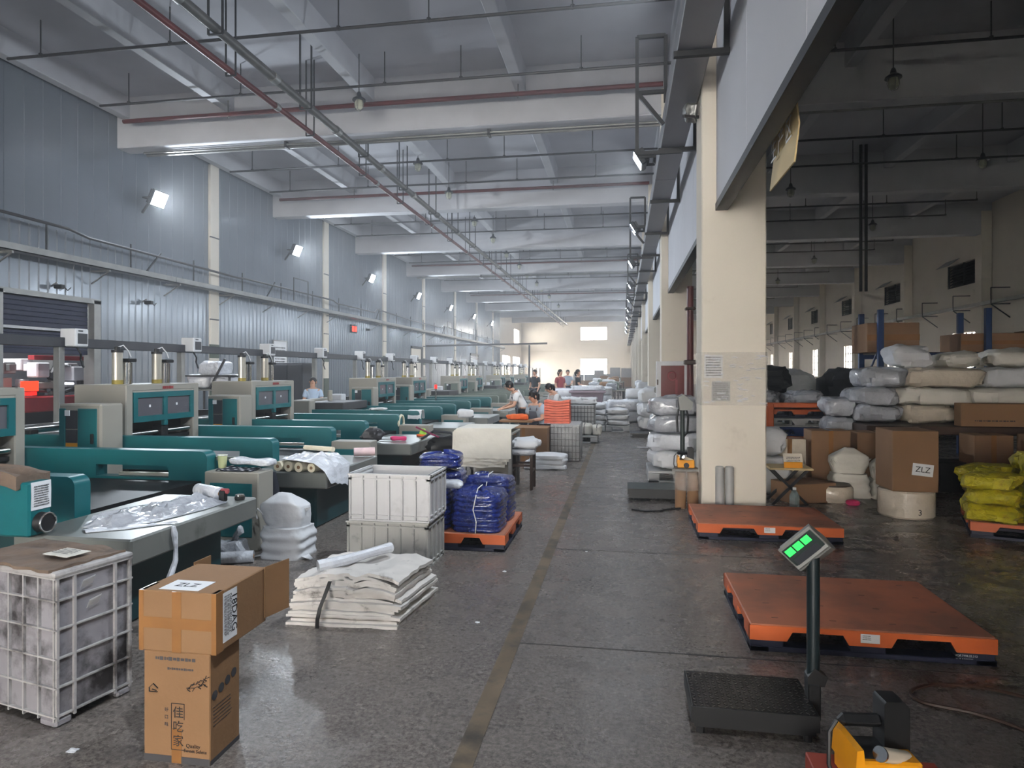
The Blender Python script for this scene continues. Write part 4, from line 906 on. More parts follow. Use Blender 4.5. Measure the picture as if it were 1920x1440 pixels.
t = T('plastic_bag', 'knotted grey plastic bag lying under the nearest machine', 'bag', (-3.36, 5.16, 0), R(20)); ob('bag_body', bag(.36, .2, .17, 17, fine=.02), 'film_grey', t); ob('knot', MB().tube([(.08, 0, .13), (.1, .0, .2), (.14, -.02, .25), (.16, -.03, .22)], [.03, .025, .04, .012], 8), 'film_grey', t)
roll('film_roll', 'white film roll under the nearest machine beside the knotted bag', (-3.30, 5.02, .05), (-3.06, 5.12, .05), .05, 'film_white')
t = T('dark_jacket', 'dark jacket hanging between the first two machines', 'jacket', (-3.42, 6.0, 0)); ob('cloth', MB().loft([[(.10 * math.cos(a) * r, .05 * math.sin(a) * r, z_) for a in [2 * math.pi * k / 16 for k in range(16)]] for r, z_ in ((1.0, .0), (1.15, .3), (1.0, .5), (.7, .62))]), 'trousers', t); ob('collar', MB().tube([(-.05, -.03, .62), (0, -.05, .64), (.05, -.03, .62)], .018, 6), 'black', t)

# orange pallets
def pallet(label, loc, w, d, m='pallet_orange', top='pallet_top', low='pallet_navy', h=.155, rz=0, slots=True, text=False):
    t = T('plastic_pallet', label, 'pallet', loc, rz)          # origin: front left corner
    dk = ob('deck', MB().rbox(0, w, 0, d, h - .035, h, .008), top, t)
    lip = MB(); b0 = .065
    for y0, y1 in ((-.003, .022), (d - .022, d + .003)):
        lip.box(-.003, w + .003, y0, y1, h - .036, h - .006)
        for x0, x1 in ((-.003, .20), (w / 2 - .11, w / 2 + .11), (w - .20, w + .003)):
            c0, c1 = (x0, x1)
            lip.prism([(c0, b0), (c1, b0), (c1 + (.03 if x1 < w else 0), h - .036), (c0 - (.03 if x0 > 0 else 0), h - .036)], 'y', y0, y1)
    for x0, x1 in ((-.003, .022), (w - .022, w + .003)):
        lip.box(x0, x1, 0, d, h - .036, h - .006)
        for y0, y1 in ((0, .18), (d / 2 - .09, d / 2 + .09), (d - .18, d)): lip.box(x0, x1, y0, y1, b0, h - .036)
    ob('side_lip', lip, m, t)
    for x0 in (.0, w / 2 - .10, w - .19):
        for y0 in (.0, d / 2 - .08, d - .17): ob('foot', MB().rbox(x0 + .004, x0 + .186, y0 + .004, y0 + .166, 0.0, h - .034, .006), low, t)
    ob('skids', MB().rbox(0, w, 0, .10, 0, .03, .004).rbox(0, w, d / 2 - .05, d / 2 + .05, 0, .03, .004).rbox(0, w, d - .10, d, 0, .03, .004).box(0.0, .1, 0, d, .0, .03).box(w - .1, w, 0, d, 0, .03), low, t)
    if slots:
        for i in range(4):
            for j in range(4):
                ob('drain_slot', MB().rbox(.16 + i * (w - .32) / 3 - .022, .16 + i * (w - .32) / 3 + .022, .12 + j * (d - .24) / 3 - .006, .12 + j * (d - .24) / 3 + .006, h - .01, h + .0008, .004), 'black', dk)
        st = ob('sticker', MB().box(w / 2 - .05, w / 2 + .05, -.0045, -.003, .085, .135), 'paper', t)
        ob('print', scribble(3, .05, .03, None, 3, .4), 'ink_grey', st, loc=(w / 2 - .015, -.0048, .115), rot=FRONT)
    if text:
        txt('VOF.7998.25.312', .016, 'paper', t, (w - .15, .003, .047), FRONT); txt('ZLZ.A000225', .016, 'paper', t, (w - .16, .003, .027), FRONT)
    return t
pallet('orange plastic pallet on the floor behind the near scale', (.72, 3.97, 0), 1.28, .99, text=True)
pallet('orange plastic pallet lying before the cream column', (.71, 6.53, 0), 1.30, .95)
pallet('orange pallet under the tied blue film bundles', (-2.05, 5.76, 0), 1.02, 1.0, slots=False)

# blue film bundles tied with string
def bundle(w, d, h, seed, layers=9):
    rings = []
    n = layers * 4
    for q in range(n + 1):
        z_ = h * q / n; e = abs(math.sin(math.pi * q / 4)); ph = q / n
        k = 1 - .05 * (1 - e) - (.10 * max(0, ph - .86) / .14) ** 1
        ring = []
        for i in range(32):
            a = 2 * math.pi * i / 32; x = sgn(math.cos(a), .42); y = sgn(math.sin(a), .42)
            nn = 1 + .07 * N3(x * 2 + seed, y * 2, z_ * 16) + .03 * N3(x * 5, y * 5, z_ * 40 + seed)
            ring.append((x * w / 2 * k * nn, y * d / 2 * k * nn, z_ + .035 * N3(x * 2, y * 2, seed) * (z_ / h) + (.03 * N3(i * .7, seed, 2) if q == n else 0)))
        rings.append(ring)
    rings.append([(p[0] * .55, p[1] * .55, p[2] + .012 + .02 * N3(p[0] * 14, p[1] * 14, seed)) for p in rings[-1]])
    rings.append([(p[0] * .2, p[1] * .2, p[2] + .004) for p in rings[-1]])
    return MB().loft(rings)
spots = [(-1.79, 6.02, .155, .36), (-1.31, 6.0, .155, .35), (-1.79, 6.46, .155, .46), (-1.30, 6.45, .155, .41), (-1.28, 6.0, .575, .0), (-1.86, 6.5, .6, .0)]
blabels = ['tied blue film bundle at the front left of the pallet', 'tied blue film bundle at the front corner of the pallet by the aisle', 'tied blue film bundle at the back left of the pallet', 'tied blue film bundle at the back right of the pallet']
for i, (x, y, z_, h) in enumerate(spots[:4]):
    t = T('film_bundle', blabels[i], 'bundle', (x, y, z_), R(random.uniform(-4, 4)), group='blue film bundles'); ob('folded_film', bundle(.47, .43, h, i * 3 + 1, 8 if h > .3 else 3), 'blue_film', t, ang=1.2)
    ob('string', MB().tube([(.02, -.225, .0), (.03, -.232, h * .3), (.0, -.23, h * .6), (.02, -.215, h * .92), (.01, -.1, h + .03), (.0, .1, h + .03)], .005, 5), 'woven_white', t)
ob('film_bundle', bundle(.42, .36, .12, 31, 3), 'blue_film', label='flat blue film bundle lying on top of the back left one', cat='bundle', group='blue film bundles', loc=(-1.80, 6.45, .655), rz=R(8), ang=1.2)
ob('rolled_paper', bag(.30, .13, .08, 44, e1=.9, fine=.02), 'film_white', loc=(-1.60, 5.96, .525), rz=R(-24), label='crumpled white film lying on the blue bundles', cat='plastic film')

# work table draped with white sheets, stool, things below
t = T('work_table', 'small grey work table buried under draped white sheets', 'table', (-1.78, 8.95, 0))
ob('top', MB().rbox(-.34, .34, -.36, .36, .76, .79, .006), 'machine_grey', t)
for x in (-.31, .31):
    for y in (-.33, .33): ob('leg', MB().rbox(x - .025, x + .025, y - .025, y + .025, 0, .76, .004), 'galv', t)
ob('back_panel', MB().box(-.3, .3, .30, .32, .08, .7), 'machine_grey', t)
for i in range(4):
    o = .016 * i
    def drape(u, v, o=o, i=i):
        x = -.40 + u * (.74 - .03 * (3 - i)) + .02 * N3(u * 3, i, 1); s = v * 1.0
        zt = .800 + o + .006 * math.sin(u * 2.6)
        if s < .5: y, z_ = .34 - s * 1.46, zt
        else: y, z_ = -.385 - .012 * i - .03 * (s - .5), zt - (s - .5) * (.92 - .05 * i + .04 * N3(u * 3, i * 2, 4))
        return (x - .02 * (3 - i) * (u < .2), y + .012 * N3(u * 6, v * 6, i), z_ + .006 * N3(u * 5, v * 5, i))
    ob('draped_sheet', MB().grid(drape, 16, 24, .006), 'woven_cream', label=f'white sheet draped over the grey work table, {ORD[i]} from the bottom', cat='sheet', loc=(-1.78, 8.95, 0), group='sheets over the work table')
st = T('wooden_stool', 'dark wooden stool with a grey padded seat beside the draped table', 'stool', (-1.36, 9.0, 0))
ob('seat', bag(.36, .36, .10, 2, fine=.004, amp=.01), 'film_grey', st, loc=(0, 0, .46))
for x in (-.14, .14):
    for y in (-.14, .14): ob('leg', MB().rbox(x - .02, x + .02, y - .02, y + .02, 0, .47, .004), 'dark_wood', st)
ob('stretcher', MB().bar((-.14, -.14, .33), (.14, -.14, .33), .03).bar((-.14, .14, .33), (.14, .14, .33), .03).bar((.14, -.14, .25), (.14, .14, .25), .03).bar((-.14, -.14, .25), (-.14, .14, .25), .03), 'dark_wood', st)
ob('folded_cloth', bag(.44, .34, .13, 77, e1=.7, fine=.03), 'woven_white', label='white cloth heaped on the stool beside the draped table', cat='cloth', loc=(-1.33, 9.0, .555), rz=R(12))
for i, (x, y, r, h, m, lab) in enumerate(((-1.98, 8.75, .03, .14, 'orange_cloth', 'amber thread spool under the draped table'), (-1.86, 8.78, .07, .24, 'black', 'black case standing under the draped table'), (-1.66, 8.72, .06, .18, 'pale_pink', 'printed white pouch under the draped table'), (-2.04, 8.85, .05, .10, 'shirt_red', 'small dark red bag under the draped table'))):
    q = T('small_item', lab, 'oddment', (x, y, 0)); ob('body', MB().lathe([(r * .9, 0), (r, .02), (r * .95, h * .8), (r * .6, h), (0.01, h)], n=14), m, q); ob('cap', MB().cyl((0, 0, h), (0, 0, h + .012), r * .5, n=10), 'galv', q)
# dark bicycle-like heap between table three and the draped table
t = T('electric_scooter', 'dark folded scooter parked between the tables', 'scooter', (-2.55, 9.3, 0))
ob('body', bag(.5, .3, .26, 5, e1=.8, fine=.03), 'black', t, loc=(0, 0, .42)); ob('fender', MB().tube([(-.35, 0, .62), (-.15, -.05, .74), (.1, -.05, .72), (.25, 0, .6)], .02, 6), 'dark_panel', t)
ob('handlebar', MB().tube([(-.4, -.1, .8), (-.2, -.12, .72), (-.05, -.12, .66)], .014, 6), 'wine', t); ob('footrest', MB().rbox(-.25, .25, -.15, .1, .15, .2, .01), 'machine_grey', t)
for x in (-.3, .28): ob('wheel', MB().tube([(x + .14 * math.cos(a), 0, .16 + .14 * math.sin(a)) for a in [2 * math.pi * k / 18 for k in range(18)]], .03, 8, closed=True), 'rubber', t)
ob('frame_tube', MB().bar((-.3, 0, .16), (0, 0, .5), .04), 'dark_pipe', t); ob('frame_tube', MB().bar((.28, 0, .16), (0, 0, .5), .04), 'dark_pipe', t)
t = T('carton', 'open brown carton under the third steel table', 'carton', (-3.05, 10.35, 0)); ob('box', MB().rbox(-.25, .3, -.2, .2, 0, .38, .006), 'cardboard_dull', t); ob('flap', MB().prism([(.3, .38), (.31, .38), (.42, .30), (.41, .29)], 'y', -.2, .2), 'cardboard_dull', t)
# folded white sacks on the floor
t = T('sack_bundle', 'low stack of white sacks lying on the floor behind the stool', 'sack bundle', (-1.28, 10.95, 0))
for i in range(5): ob('folded_sack', bag(.72 - .04 * i, .5, .075, i + 50, e1=.35, fine=.006), 'woven_white', t, loc=(.02 * i, 0, .042 * i))
# carton and wrapped crate with salmon stack
t = T('carton', 'brown carton standing beside the wrapped grey crate', 'carton', (-1.72, 11.75, 0)); ob('box', MB().rbox(-.45, .42, -.3, .3, 0, .62, .008), 'cardboard_dull', t); ob('tape', MB().box(-.03, .03, -.302, -.299, 0, .62), 'packing_tape', t)
t = T('wrapped_crate', 'grey wrapped crate below the salmon stack', 'crate', (-1.02, 12.15, 0)); ob('crate', MB().rbox(-.26, .26, -.35, .5, 0, .66, .03, 2), 'pallet_grey', t)
g = MB()
for q in range(9): g.box(-.26 + q * .065 - .005, -.26 + q * .065 + .005, -.358, -.35, .02, .64)
for q in range(6): g.box(-.27, .27, -.358, -.35, .05 + q * .11, .06 + q * .11)
ob('lattice', g, 'dark_pipe', t); ob('wrap', MB().rbox(-.275, .275, -.365, .51, .02, .665, .04, 2), 'clear_wrap', t)
for i in range(9):
    ob('folded_bags', MB().grid(lambda u, v, i=i: (-.23 + u * .46, -.18 + v * .36, .034 + .016 * math.cos(u * 2 * math.pi) * (i / 9) + .006 * N3(u * 4, v * 4, i)), 12, 8, .038), 'salmon', label=f'salmon coloured fold in the neat stack on the wrapped crate, {ORD[i]} from the bottom', cat='folded bags', group='salmon folded bag stack', loc=(-1.18, 12.1, .668 + .046 * i))
ob('orange_bags', bag(.4, .25, .10, 8, fine=.02), 'orange_cloth', label='bright orange bags heaped on a small tray by the workers', cat='bags', loc=(-1.95, 12.25, .70))
t = T('side_tray', 'small grey stand holding the orange bags', 'stand', (-1.95, 12.25, 0)); ob('top', MB().rbox(-.32, .3, -.2, .2, .66, .70, .006), 'cardboard_dull', t); ob('post', MB().rbox(-.05, .05, -.05, .05, 0, .66, .006), 'dark_pipe', t); ob('foot', MB().rbox(-.2, .2, -.15, .15, 0, .03, .006), 'dark_pipe', t)
# bundles on grey pallets down the aisle
def grey_pallet(label, loc, w=.62, d=.9):
    t = T('plastic_pallet', label, 'pallet', loc)
    ob('deck', MB().rbox(0, w, 0, d, .13, .17, .006), 'pallet_grey', t); ob('foot', MB().rbox(0, .16, 0, d, 0, .13, .006), 'pallet_grey', t); ob('foot', MB().rbox(w - .16, w, 0, d, 0, .13, .006), 'pallet_grey', t); ob('skid', MB().rbox(0, w, .0, .1, 0, .03, .004), 'pallet_grey', t)
    return t
def tied(label, loc, w, d, h, seed, m='woven_cream', group=None, strap=True):
    t = T('tied_bundle', label, 'bundle', loc, group=group); ob('bundle', bag(w, d, h, seed, e1=.4, fine=.014), m, t)
    if strap: ob('strap', MB().tube([(0, sgn(math.cos(a), .5) * (d / 2 + .004), h / 2 + sgn(math.sin(a), .5) * (h / 2 + .004)) for a in [2 * math.pi * k / 16 for k in range(16)]], .008, 5, closed=True), 'black', t)
    return t
grey_pallet('grey pallet with two tied cream bundles in the aisle', (-1.28, 14.85, 0), .72, .8)
tied('tied cream bundle on the nearer grey pallet, left one', (-1.15, 15.2, .172), .3, .6, .2, 1); tied('tied cream bundle on the nearer grey pallet, middle one', (-.86, 15.2, .172), .32, .62, .24, 2); tied('tied cream bundle on the nearer grey pallet, right one', (-.58, 15.2, .172), .22, .6, .22, 3)
grey_pallet('grey pallet of white bundles, left of a pair', (-1.02, 17.7, 0), .55, 1.0); grey_pallet('grey pallet of white bundles, right of a pair', (-.45, 17.75, 0), .62, 1.0)
for i in range(4): tied(f'white tied bundle on the left grey pallet of the pair, {ORD[i]} up', (-.74, 18.1, .172 + .145 * i), .56, .8, .145, 30 + i, 'woven_white', strap=False)
for i in range(3): tied(f'white tied bundle on the right grey pallet of the pair, {ORD[i]} up', (-.14, 18.15, .172 + .145 * i), .6, .8, .145, 40 + i, 'woven_white', strap=False)
t = T('wrapped_crate', 'grey lattice crate topped with white bags behind the salmon stack', 'crate', (-1.12, 15.95, 0)); ob('crate', MB().rbox(-.46, .46, -.4, .5, 0, .82, .02), 'pallet_grey', t)
g = MB()
for q in range(13): g.box(-.46 + q * .0767 - .006, -.46 + q * .0767 + .006, -.408, -.4, .02, .8)
for q in range(8): g.box(-.46, .46, -.408, -.4, .04 + q * .1, .052 + q * .1)
ob('lattice', g, 'dark_pipe', t)
for i in range(3): ob('white_bag', bag(.42, .5, .16, 60 + i, fine=.03), 'woven_white', label=f'crumpled white bag on the lattice crate, {ORD[i]} from the left', cat='bag', loc=(-1.4 + .29 * i, 15.95, .825))
t = T('waste_bin', 'mauve wheeled bin standing among white bundles', 'bin', (-1.05, 20.2, 0)); ob('tub', MB().loft([[(sx * w, sy * d, z_) for sx, sy in ((-1, -1), (1, -1), (1, 1), (-1, 1))] for w, d, z_ in ((.36, .34, .12), (.48, .45, 1.0))]), 'purple_bin', t); ob('rim', MB().rbox(-.54, .54, -.5, .5, .96, 1.04, .02), 'purple_bin', t); ob('load', bag(1.0, .9, .16, 4, fine=.03), 'film_white', t, loc=(0, 0, 1.02))
for x in (-.28, .28): ob('caster', MB().cyl((x, -.25, .06), (x + .05, -.25, .06), .06, n=12), 'black', t)
rnd = random.Random(5); k = 0
for x, y, n_, w, h in ((.0, 21.5, 2, 1.1, .36), (-.55, 22.5, 2, .8, .3), (.55, 24, 3, .9, .34), (-1.9, 19.2, 3, .55, .3), (-.9, 27, 3, 1.0, .34), (-2.2, 24.5, 3, .8, .34)):
    for i in range(n_):
        ob('white_bundle', bag(w * rnd.uniform(.9, 1.05), .9, h, 70 + k, e1=.4, fine=.012), ('woven_white', 'film_white')[k % 2], label=f'white bundle stacked on the floor down the aisle, stack {ORD[(0,0,1,1,2,2,2,3,3,3,4,4,4,5,5,5)[k]]}, layer {ORD[i]}', cat='bundle', group='white bundles down the aisle', loc=(x + rnd.uniform(-.05, .05), y, h * .97 * i)); k += 1
# sewing tables and clutter further down
rnd = random.Random(9)
for i in range(16):
    x = rnd.uniform(-2.0, -.3); y = 28.5 + i * 2.4
    t = T('work_table', f'work table heaped with goods far down the aisle, {ORD[i]} from the front', 'table', (x, y, 0), group='far work tables')
    ob('top', MB().rbox(-.6, .6, -.4, .4, .7, .74, .01), ('machine_green', 'machine_grey')[i % 2], t); ob('legs', MB().box(-.56, -.5, -.36, .36, 0, .7).box(.5, .56, -.36, .36, 0, .7), 'dark_pipe', t)
    ob('goods', bag(rnd.uniform(.5, 1.0), .6, rnd.uniform(.2, .5), 100 + i, fine=.03), ('woven_white', 'film_grey', 'machine_green', 'cardboard_dull')[i % 4], label=f'heap of goods on a far work table, {ORD[i]} from the front', cat='goods', loc=(x, y, .742))
for i in range(6):
    x = -4.5 + rnd.uniform(-.4, .4) + .9 * i; y = 74 + rnd.uniform(-2, 3); h = rnd.uniform(1.2, 2.6)
    t = T('carton_stack', f'tall carton stack before the bright far doorway, {ORD[i]} from the left', 'carton', (x, y, 0)); ob('box', MB().rbox(-.6, .6, -.5, .5, 0, h * .5, .01), 'cardboard_dull', t); ob('box', MB().rbox(-.55, .55, -.5, .5, h * .5, h, .01), 'pallet_grey', t)

# ------------------------------------------------------------------ right side of the aisle
# wrapped white bundles stacked behind the column
grey_pallet('grey pallet under the wrapped white bundles by the column', (.36, 9.75, 0), .82, .9)
for i in range(4):
    ob('wrapped_bundle', bag(.80 - .05 * (i % 2), .85, .27, 80 + i, e1=.42, fine=.02, amp=.04), ('film_grey', 'woven_white', 'film_white', 'film_grey')[(i + 1) % 4], label=f'wrapped white bundle stacked behind the column, {ORD[i]} from the bottom', cat='bundle', group='wrapped bundles behind the column', loc=(.78 + .02 * (-1) ** i, 10.2, .175 + .262 * i), rz=R(3 * (-1) ** i))
t = T('hydrant_cabinet', 'white framed fire hydrant cabinet with a dark red glass door on the column', 'hydrant cabinet', (1.13, 15.55, 1.36))
ob('case', MB().rbox(-.37, .37, 0, .18, -.48, .48, .01), 'white_plastic', t)
dr = ob('door', MB().rbox(-.37, .37, -.03, 0, -.48, .48, .006), 'white_plastic', t)
ob('glass', MB().rbox(-.27, .25, -.036, -.03, -.33, .38, .002), 'hydrant_red', dr); ob('hose_reel', MB().tube([(-.02 + .09 * math.cos(a), -.04, .14 + .09 * math.sin(a)) for a in [k_ * math.pi / 9 for k_ in range(18)]], .02, 6, closed=True), 'shirt_red', dr); ob('hose', MB().box(.05, .10, -.04, -.037, -.26, .06), 'shirt_red', dr); ob('latch', MB().box(-.36, -.33, -.05, -.03, -.06, .06), 'dark_wood', dr)
t = T('standpipe', 'dark red standpipe running up behind the wrapped column', 'pipe', (1.40, 14.4, 0)); ob('pipe_run', MB().cyl((0, 0, 0), (0, 0, 3.4), .07, n=14), 'red_pipe', t); ob('clamp', MB().rbox(-.13, .13, -.11, .11, 1.75, 1.85, .02).rbox(-.11, .11, -.1, .1, 2.9, 2.96, .02), 'dark_wood', t)
rnd = random.Random(4); k = 0
for x, y, n_ in ((.75, 18.4, 3), (.95, 21.4, 3), (.7, 26.5, 2), (.9, 30.5, 3), (1.0, 37, 3)):
    for i in range(n_):
        ob('white_sack', bag(.62, .7, .40, 120 + k, e1=.6, fine=.02), ('woven_white', 'film_white')[k % 2], label=f'white sack piled by the columns, pile {ORD[(0,0,0,1,1,1,2,2,3,3,3,4,4,4)[k]]}, {ORD[i]} up', cat='sack', group='white sacks by the columns', loc=(x + rnd.uniform(-.06, .06), y, .37 * i)); k += 1
# platform scales
def platform_scale(label, loc, w, d, h, post_h, m, headm, lit, rz=0, tread=True, head_rz=0.0, tilt=R(50), legs=True):
    t = T('platform_scale', label, 'scale', loc, rz)             # origin: front left corner of the platform
    ob('platform', MB().rbox(0, w, 0, d, h - .035, h, .004), m, t); ob('skirt', MB().box(.012, w - .012, .012, d - .012, .035, h - .034).box(0, w, -.003, .0, h - .07, h).box(-.003, 0, 0, d, h - .07, h), 'black', t)
    if tread:
        tm = MB(); nx, ny = int(w / .026), int(d / .026)
        for i in range(nx):
            for j in range(ny):
                x, y = .016 + i * .026, .016 + j * .026; a = R(45) if (i + j) % 2 else R(-45); tm.bar((x - .009 * math.cos(a), y - .009 * math.sin(a), h), (x + .009 * math.cos(a), y + .009 * math.sin(a), h), .005, .004)
        tag(ob('tread_plate', tm, 'tread_steel', t), kind='stuff')
    for x in (.04, w - .04):
        for y in (.04, d - .04): ob('foot', MB().cyl((x, y, 0), (x, y, .03), .018, n=10).cyl((x, y, .03), (x, y, .05), .009, n=8), 'rubber', t)
    ob('post_base', MB().rbox(w - .01, w + .045, d / 2 - .035, d / 2 + .035, .03, h + .07, .006).prism([(w - .01, h + .06), (w + .06, h + .06), (w + .075, h + .10), (w + .02, h + .14), (w - .01, h + .10)], 'y', d / 2 - .03, d / 2 + .03), 'black', t)
    ob('post', MB().cyl((w + .02, d / 2, h), (w + .02, d / 2, post_h), .028, n=16), m if m != 'scale_metal' else 'post_dark', t)
    hd = T('display_head', None, None, (w + .02, d / 2, post_h + .0), head_rz); hd.parent = t
    return t, hd
t, hd = platform_scale('black platform scale with a lit green display in the foreground', (.30, 3.0, 0), .53, .36, .128, .76, 'scale_metal', 'scale_grey', True)
bpy.data.objects.remove(hd)
# display head: wedge with tilted face, turned a little to the camera and leaning over
MH = Matrix.Translation((.55, .18, .765)) @ Matrix.Rotation(R(-14), 4, 'Z') @ Matrix.Rotation(R(-44), 4, 'Y')
def put(name, mb, m, parent, M_):
    mb.v = [tuple(M_ @ Vector(v)) for v in mb.v]; return ob(name, mb, m, parent)
hw, hh = .085, .060
hdo = put('display_head', MB().prism([(-.02, -.01), (.055, -.055 + .01), (.09, -.05), (.105, .02), (.02, .115), (-.01, .11), (-.035, .0)], 'x', -hw, hw), 'scale_grey', t, MH) 
# tilted face plate in head space: face runs from bottom front to top back
FM = MH @ Matrix.Translation((0, -.03, .055)) @ Matrix.Rotation(R(18), 4, 'X')
put('bezel', MB().rbox(-hw - .004, hw + .004, -.012, .0, -hh - .012, hh + .012, .006, 2), 'scale_grey', t, FM)
face = put('face', MB().rbox(-hw + .004, hw - .004, -.0145, -.011, -hh + .002, hh - .002, .002), 'lcd_dark', t, FM)
for q in range(3): put('lit_display', MB().rbox(-hw + .012 + .045 * q, -hw + .050 + .045 * q, -.0155, -.0135, .014, .050, .001), 'green_lit', t, FM)
put('key_pad', MB().rbox(-.07, .06, -.0155, -.0135, -.05, -.004, .001), 'dark_panel', t, FM)
t, hd = platform_scale('low green platform scale beside the column base', (.06, 8.33, 0), .66, .5, .15, 1.12, 'scale_green', 'scale_grey', False, tread=False)
ob('head', MB().prism([(-.04, 0), (.10, 0), (.12, .10), (.0, .2), (-.06, .16)], 'y', -.12, .12), 'scale_grey', hd); ob('yoke', MB().tube([(-.06, 0, -.28), (-.07, 0, -.1), (-.05, 0, 0), (.05, 0, 0), (.07, 0, -.1), (.06, 0, -.28), (.0, 0, -.36)], .014, 6), 'black', hd); ob('screen', MB().box(-.075, -.065, -.09, .09, .03, .13), 'dark_panel', hd)
t = T('platform_scale', 'black low scale platform further down by the columns', 'scale', (.18, 16.4, 0)); ob('platform', MB().rbox(0, .7, 0, .6, .06, .1, .006), 'scale_metal', t); ob('skirt', MB().box(.05, .65, .05, .55, 0, .06), 'black', t); ob('post', MB().cyl((.7, .3, .05), (.7, .3, 1.1), .025, n=10), 'scale_green', t); ob('display_head', MB().rbox(.58, .78, .2, .4, 1.08, 1.22, .02), 'scale_grey', t)
ob('paper_scrap', MB().grid(lambda u, v: (.3 + .45 * u, 14.2 + .12 * v, .004 + .004 * N3(u * 3, v * 3, 1)), 6, 4, .002), 'paper', label='flat white paper on the floor before the far scale', cat='paper')
# boxes with taping machines
def taping_machine(label, loc, rz, k=1.0, handle=True):
    t = T('taping_machine', label, 'machine', loc, rz)
    ob('base', MB().rbox(-.16 * k, .15 * k, -.12 * k, .12 * k, 0, .15 * k, .008), 'tool_yellow', t); ob('well', MB().box(-.15 * k, .03 * k, -.09 * k, .10 * k, .145 * k, .155 * k), 'black', t)
    ob('cover', MB().prism([(-.17 * k, .08 * k), (-.16 * k, .21 * k), (-.13 * k, .215 * k), (-.12 * k, .10 * k)], 'y', -.14 * k, .12 * k), 'tool_yellow', t)
    ob('motor_housing', MB().prism([(.03 * k, .0), (.15 * k, .0), (.15 * k, .345 * k), (.125 * k, .375 * k), (.04 * k, .375 * k), (.03 * k, .36 * k)], 'y', .0, .12 * k), 'black', t)
    ob('top_arm', MB().rbox(-.17 * k, .05 * k, .02 * k, .09 * k, .23 * k, .29 * k, .02), 'black', t); ob('knob', MB().cyl((0, -.12 * k, .05 * k), (0, -.15 * k, .05 * k), .05 * k, n=16), 'black', t)
    if handle:
        ob('roller', MB().cyl((-.05 * k, -.14 * k, .20 * k), (.11 * k, -.04 * k, .13 * k), .033 * k, n=16), 'beige_plastic', t); ob('roller_end', MB().cyl((-.062 * k, -.147 * k, .206 * k), (-.05 * k, -.14 * k, .20 * k), .035 * k, .033 * k, n=16), 'chrome', t)
    ob('cord', MB().tube([(-.17 * k, .06 * k, .25 * k), (-.21 * k, .05 * k, .2 * k), (-.22 * k, .03 * k, .05 * k), (-.20 * k, .02 * k, -.02 * k)], .01 * k, 6), 'black', t)
    return t
t = T('carton', 'red brown carton under the yellow taping machine at the bottom edge', 'carton', (.93, 2.60, 0)); ob('box', MB().rbox(-.22, .25, -.17, .17, 0, .10, .004), 'red_box', t); ob('flap', MB().box(-.22, .25, -.175, -.17, .0, .09), 'red_box', t)
taping_machine('yellow and black taping machine with a beige roller at the bottom edge', (.925, 2.62, .101), R(6), .76)
t = T('waste_basket', 'cardboard tube bin lined with clear plastic beside the column', 'bin', (.74, 8.02, 0))
for x in (-.07, .07): ob('tube', MB().cyl((x, 0, 0), (x, 0, .42), .065, n=16), 'cardboard_dull', t)
ob('liner', MB().lathe([(.145, .22), (.155, .35), (.17, .44), (.15, .47), (.12, .44)], n=20), 'clear_wrap', t); ob('board', MB().rbox(-.14, .12, -.09, .09, .46, .475, .004), 'cardboard_worn', t)
taping_machine('small orange taping machine on the tube bin beside the column', (.73, 8.02, .476), 0, .62, True)
ob('power_cord', MB().tube([(.1, 7.75, .012), (.25, 7.68, .012), (.42, 7.72, .012), (.5, 7.82, .012), (.58, 7.86, .012), (.66, 7.9, .012)], .011, 6), 'black', label='black cord looped on the floor before the green scale', cat='cord')
pts = [(2.3, 3.30, .012), (1.9, 3.62, .012), (1.62, 3.68, .012), (1.42, 3.58, .012), (1.42, 3.46, .012), (1.62, 3.38, .012), (1.78, 3.22, .012), (1.78, 2.98, .012), (1.6, 2.72, .012), (1.3, 2.6, .012)]
def smooth(p, n=6):
    o = []
    for i in range(len(p) - 1):
        a = Vector(p[max(0, i - 1)]); b_ = Vector(p[i]); c = Vector(p[i + 1]); d = Vector(p[min(len(p) - 1, i + 2)])
        for k in range(n):
            t_ = k / n; o.append(0.5 * ((2 * b_) + (c - a) * t_ + (2 * a - 5 * b_ + 4 * c - d) * t_ * t_ + (3 * b_ - a - 3 * c + d) * t_ ** 3))
    o.append(Vector(p[-1])); return o
ob('power_cord', MB().tube(smooth(pts), .009, 6), 'dark_wood', label='dark cord snaking over the floor right of the taping machine', cat='cord')

# column dressing: film wrap, papers, pipe guards, hanging sign
wr = T('film_wrap', 'band of clear glossy film wrapped around the near cream column', 'plastic film', (XC + .35, YB + .275, 1.22))
ob('wrap', MB().loft([[(sx * (.36 + .006 * N3(sx, sy, z_ * 9)), sy * (.285 + .006 * N3(sy, z_ * 7, sx)), z_) for sx, sy in [(-1 + i / 6, -1) for i in range(12)] + [(1, -1 + i / 5) for i in range(10)] + [(1 - i / 6, 1) for i in range(12)] + [(-1, 1 - i / 5) for i in range(10)]] for z_ in [q * .06 for q in range(11)]], cap=False), 'clear_wrap', wr)
cr_ = MB(); rnd = random.Random(2)
for q in range(46):
    x = rnd.uniform(-.34, .3); z_ = rnd.uniform(.02, .58); l = rnd.uniform(.03, .10); cr_.tube([(x, -.291, z_), (x + l * .5, -.296, z_ + rnd.uniform(-.012, .012)), (x + l, -.291, z_ + rnd.uniform(-.01, .01))], .005, 5)
ob('crease_glints', cr_, 'film_white', wr)  # white crease strokes double as painted glints on the film
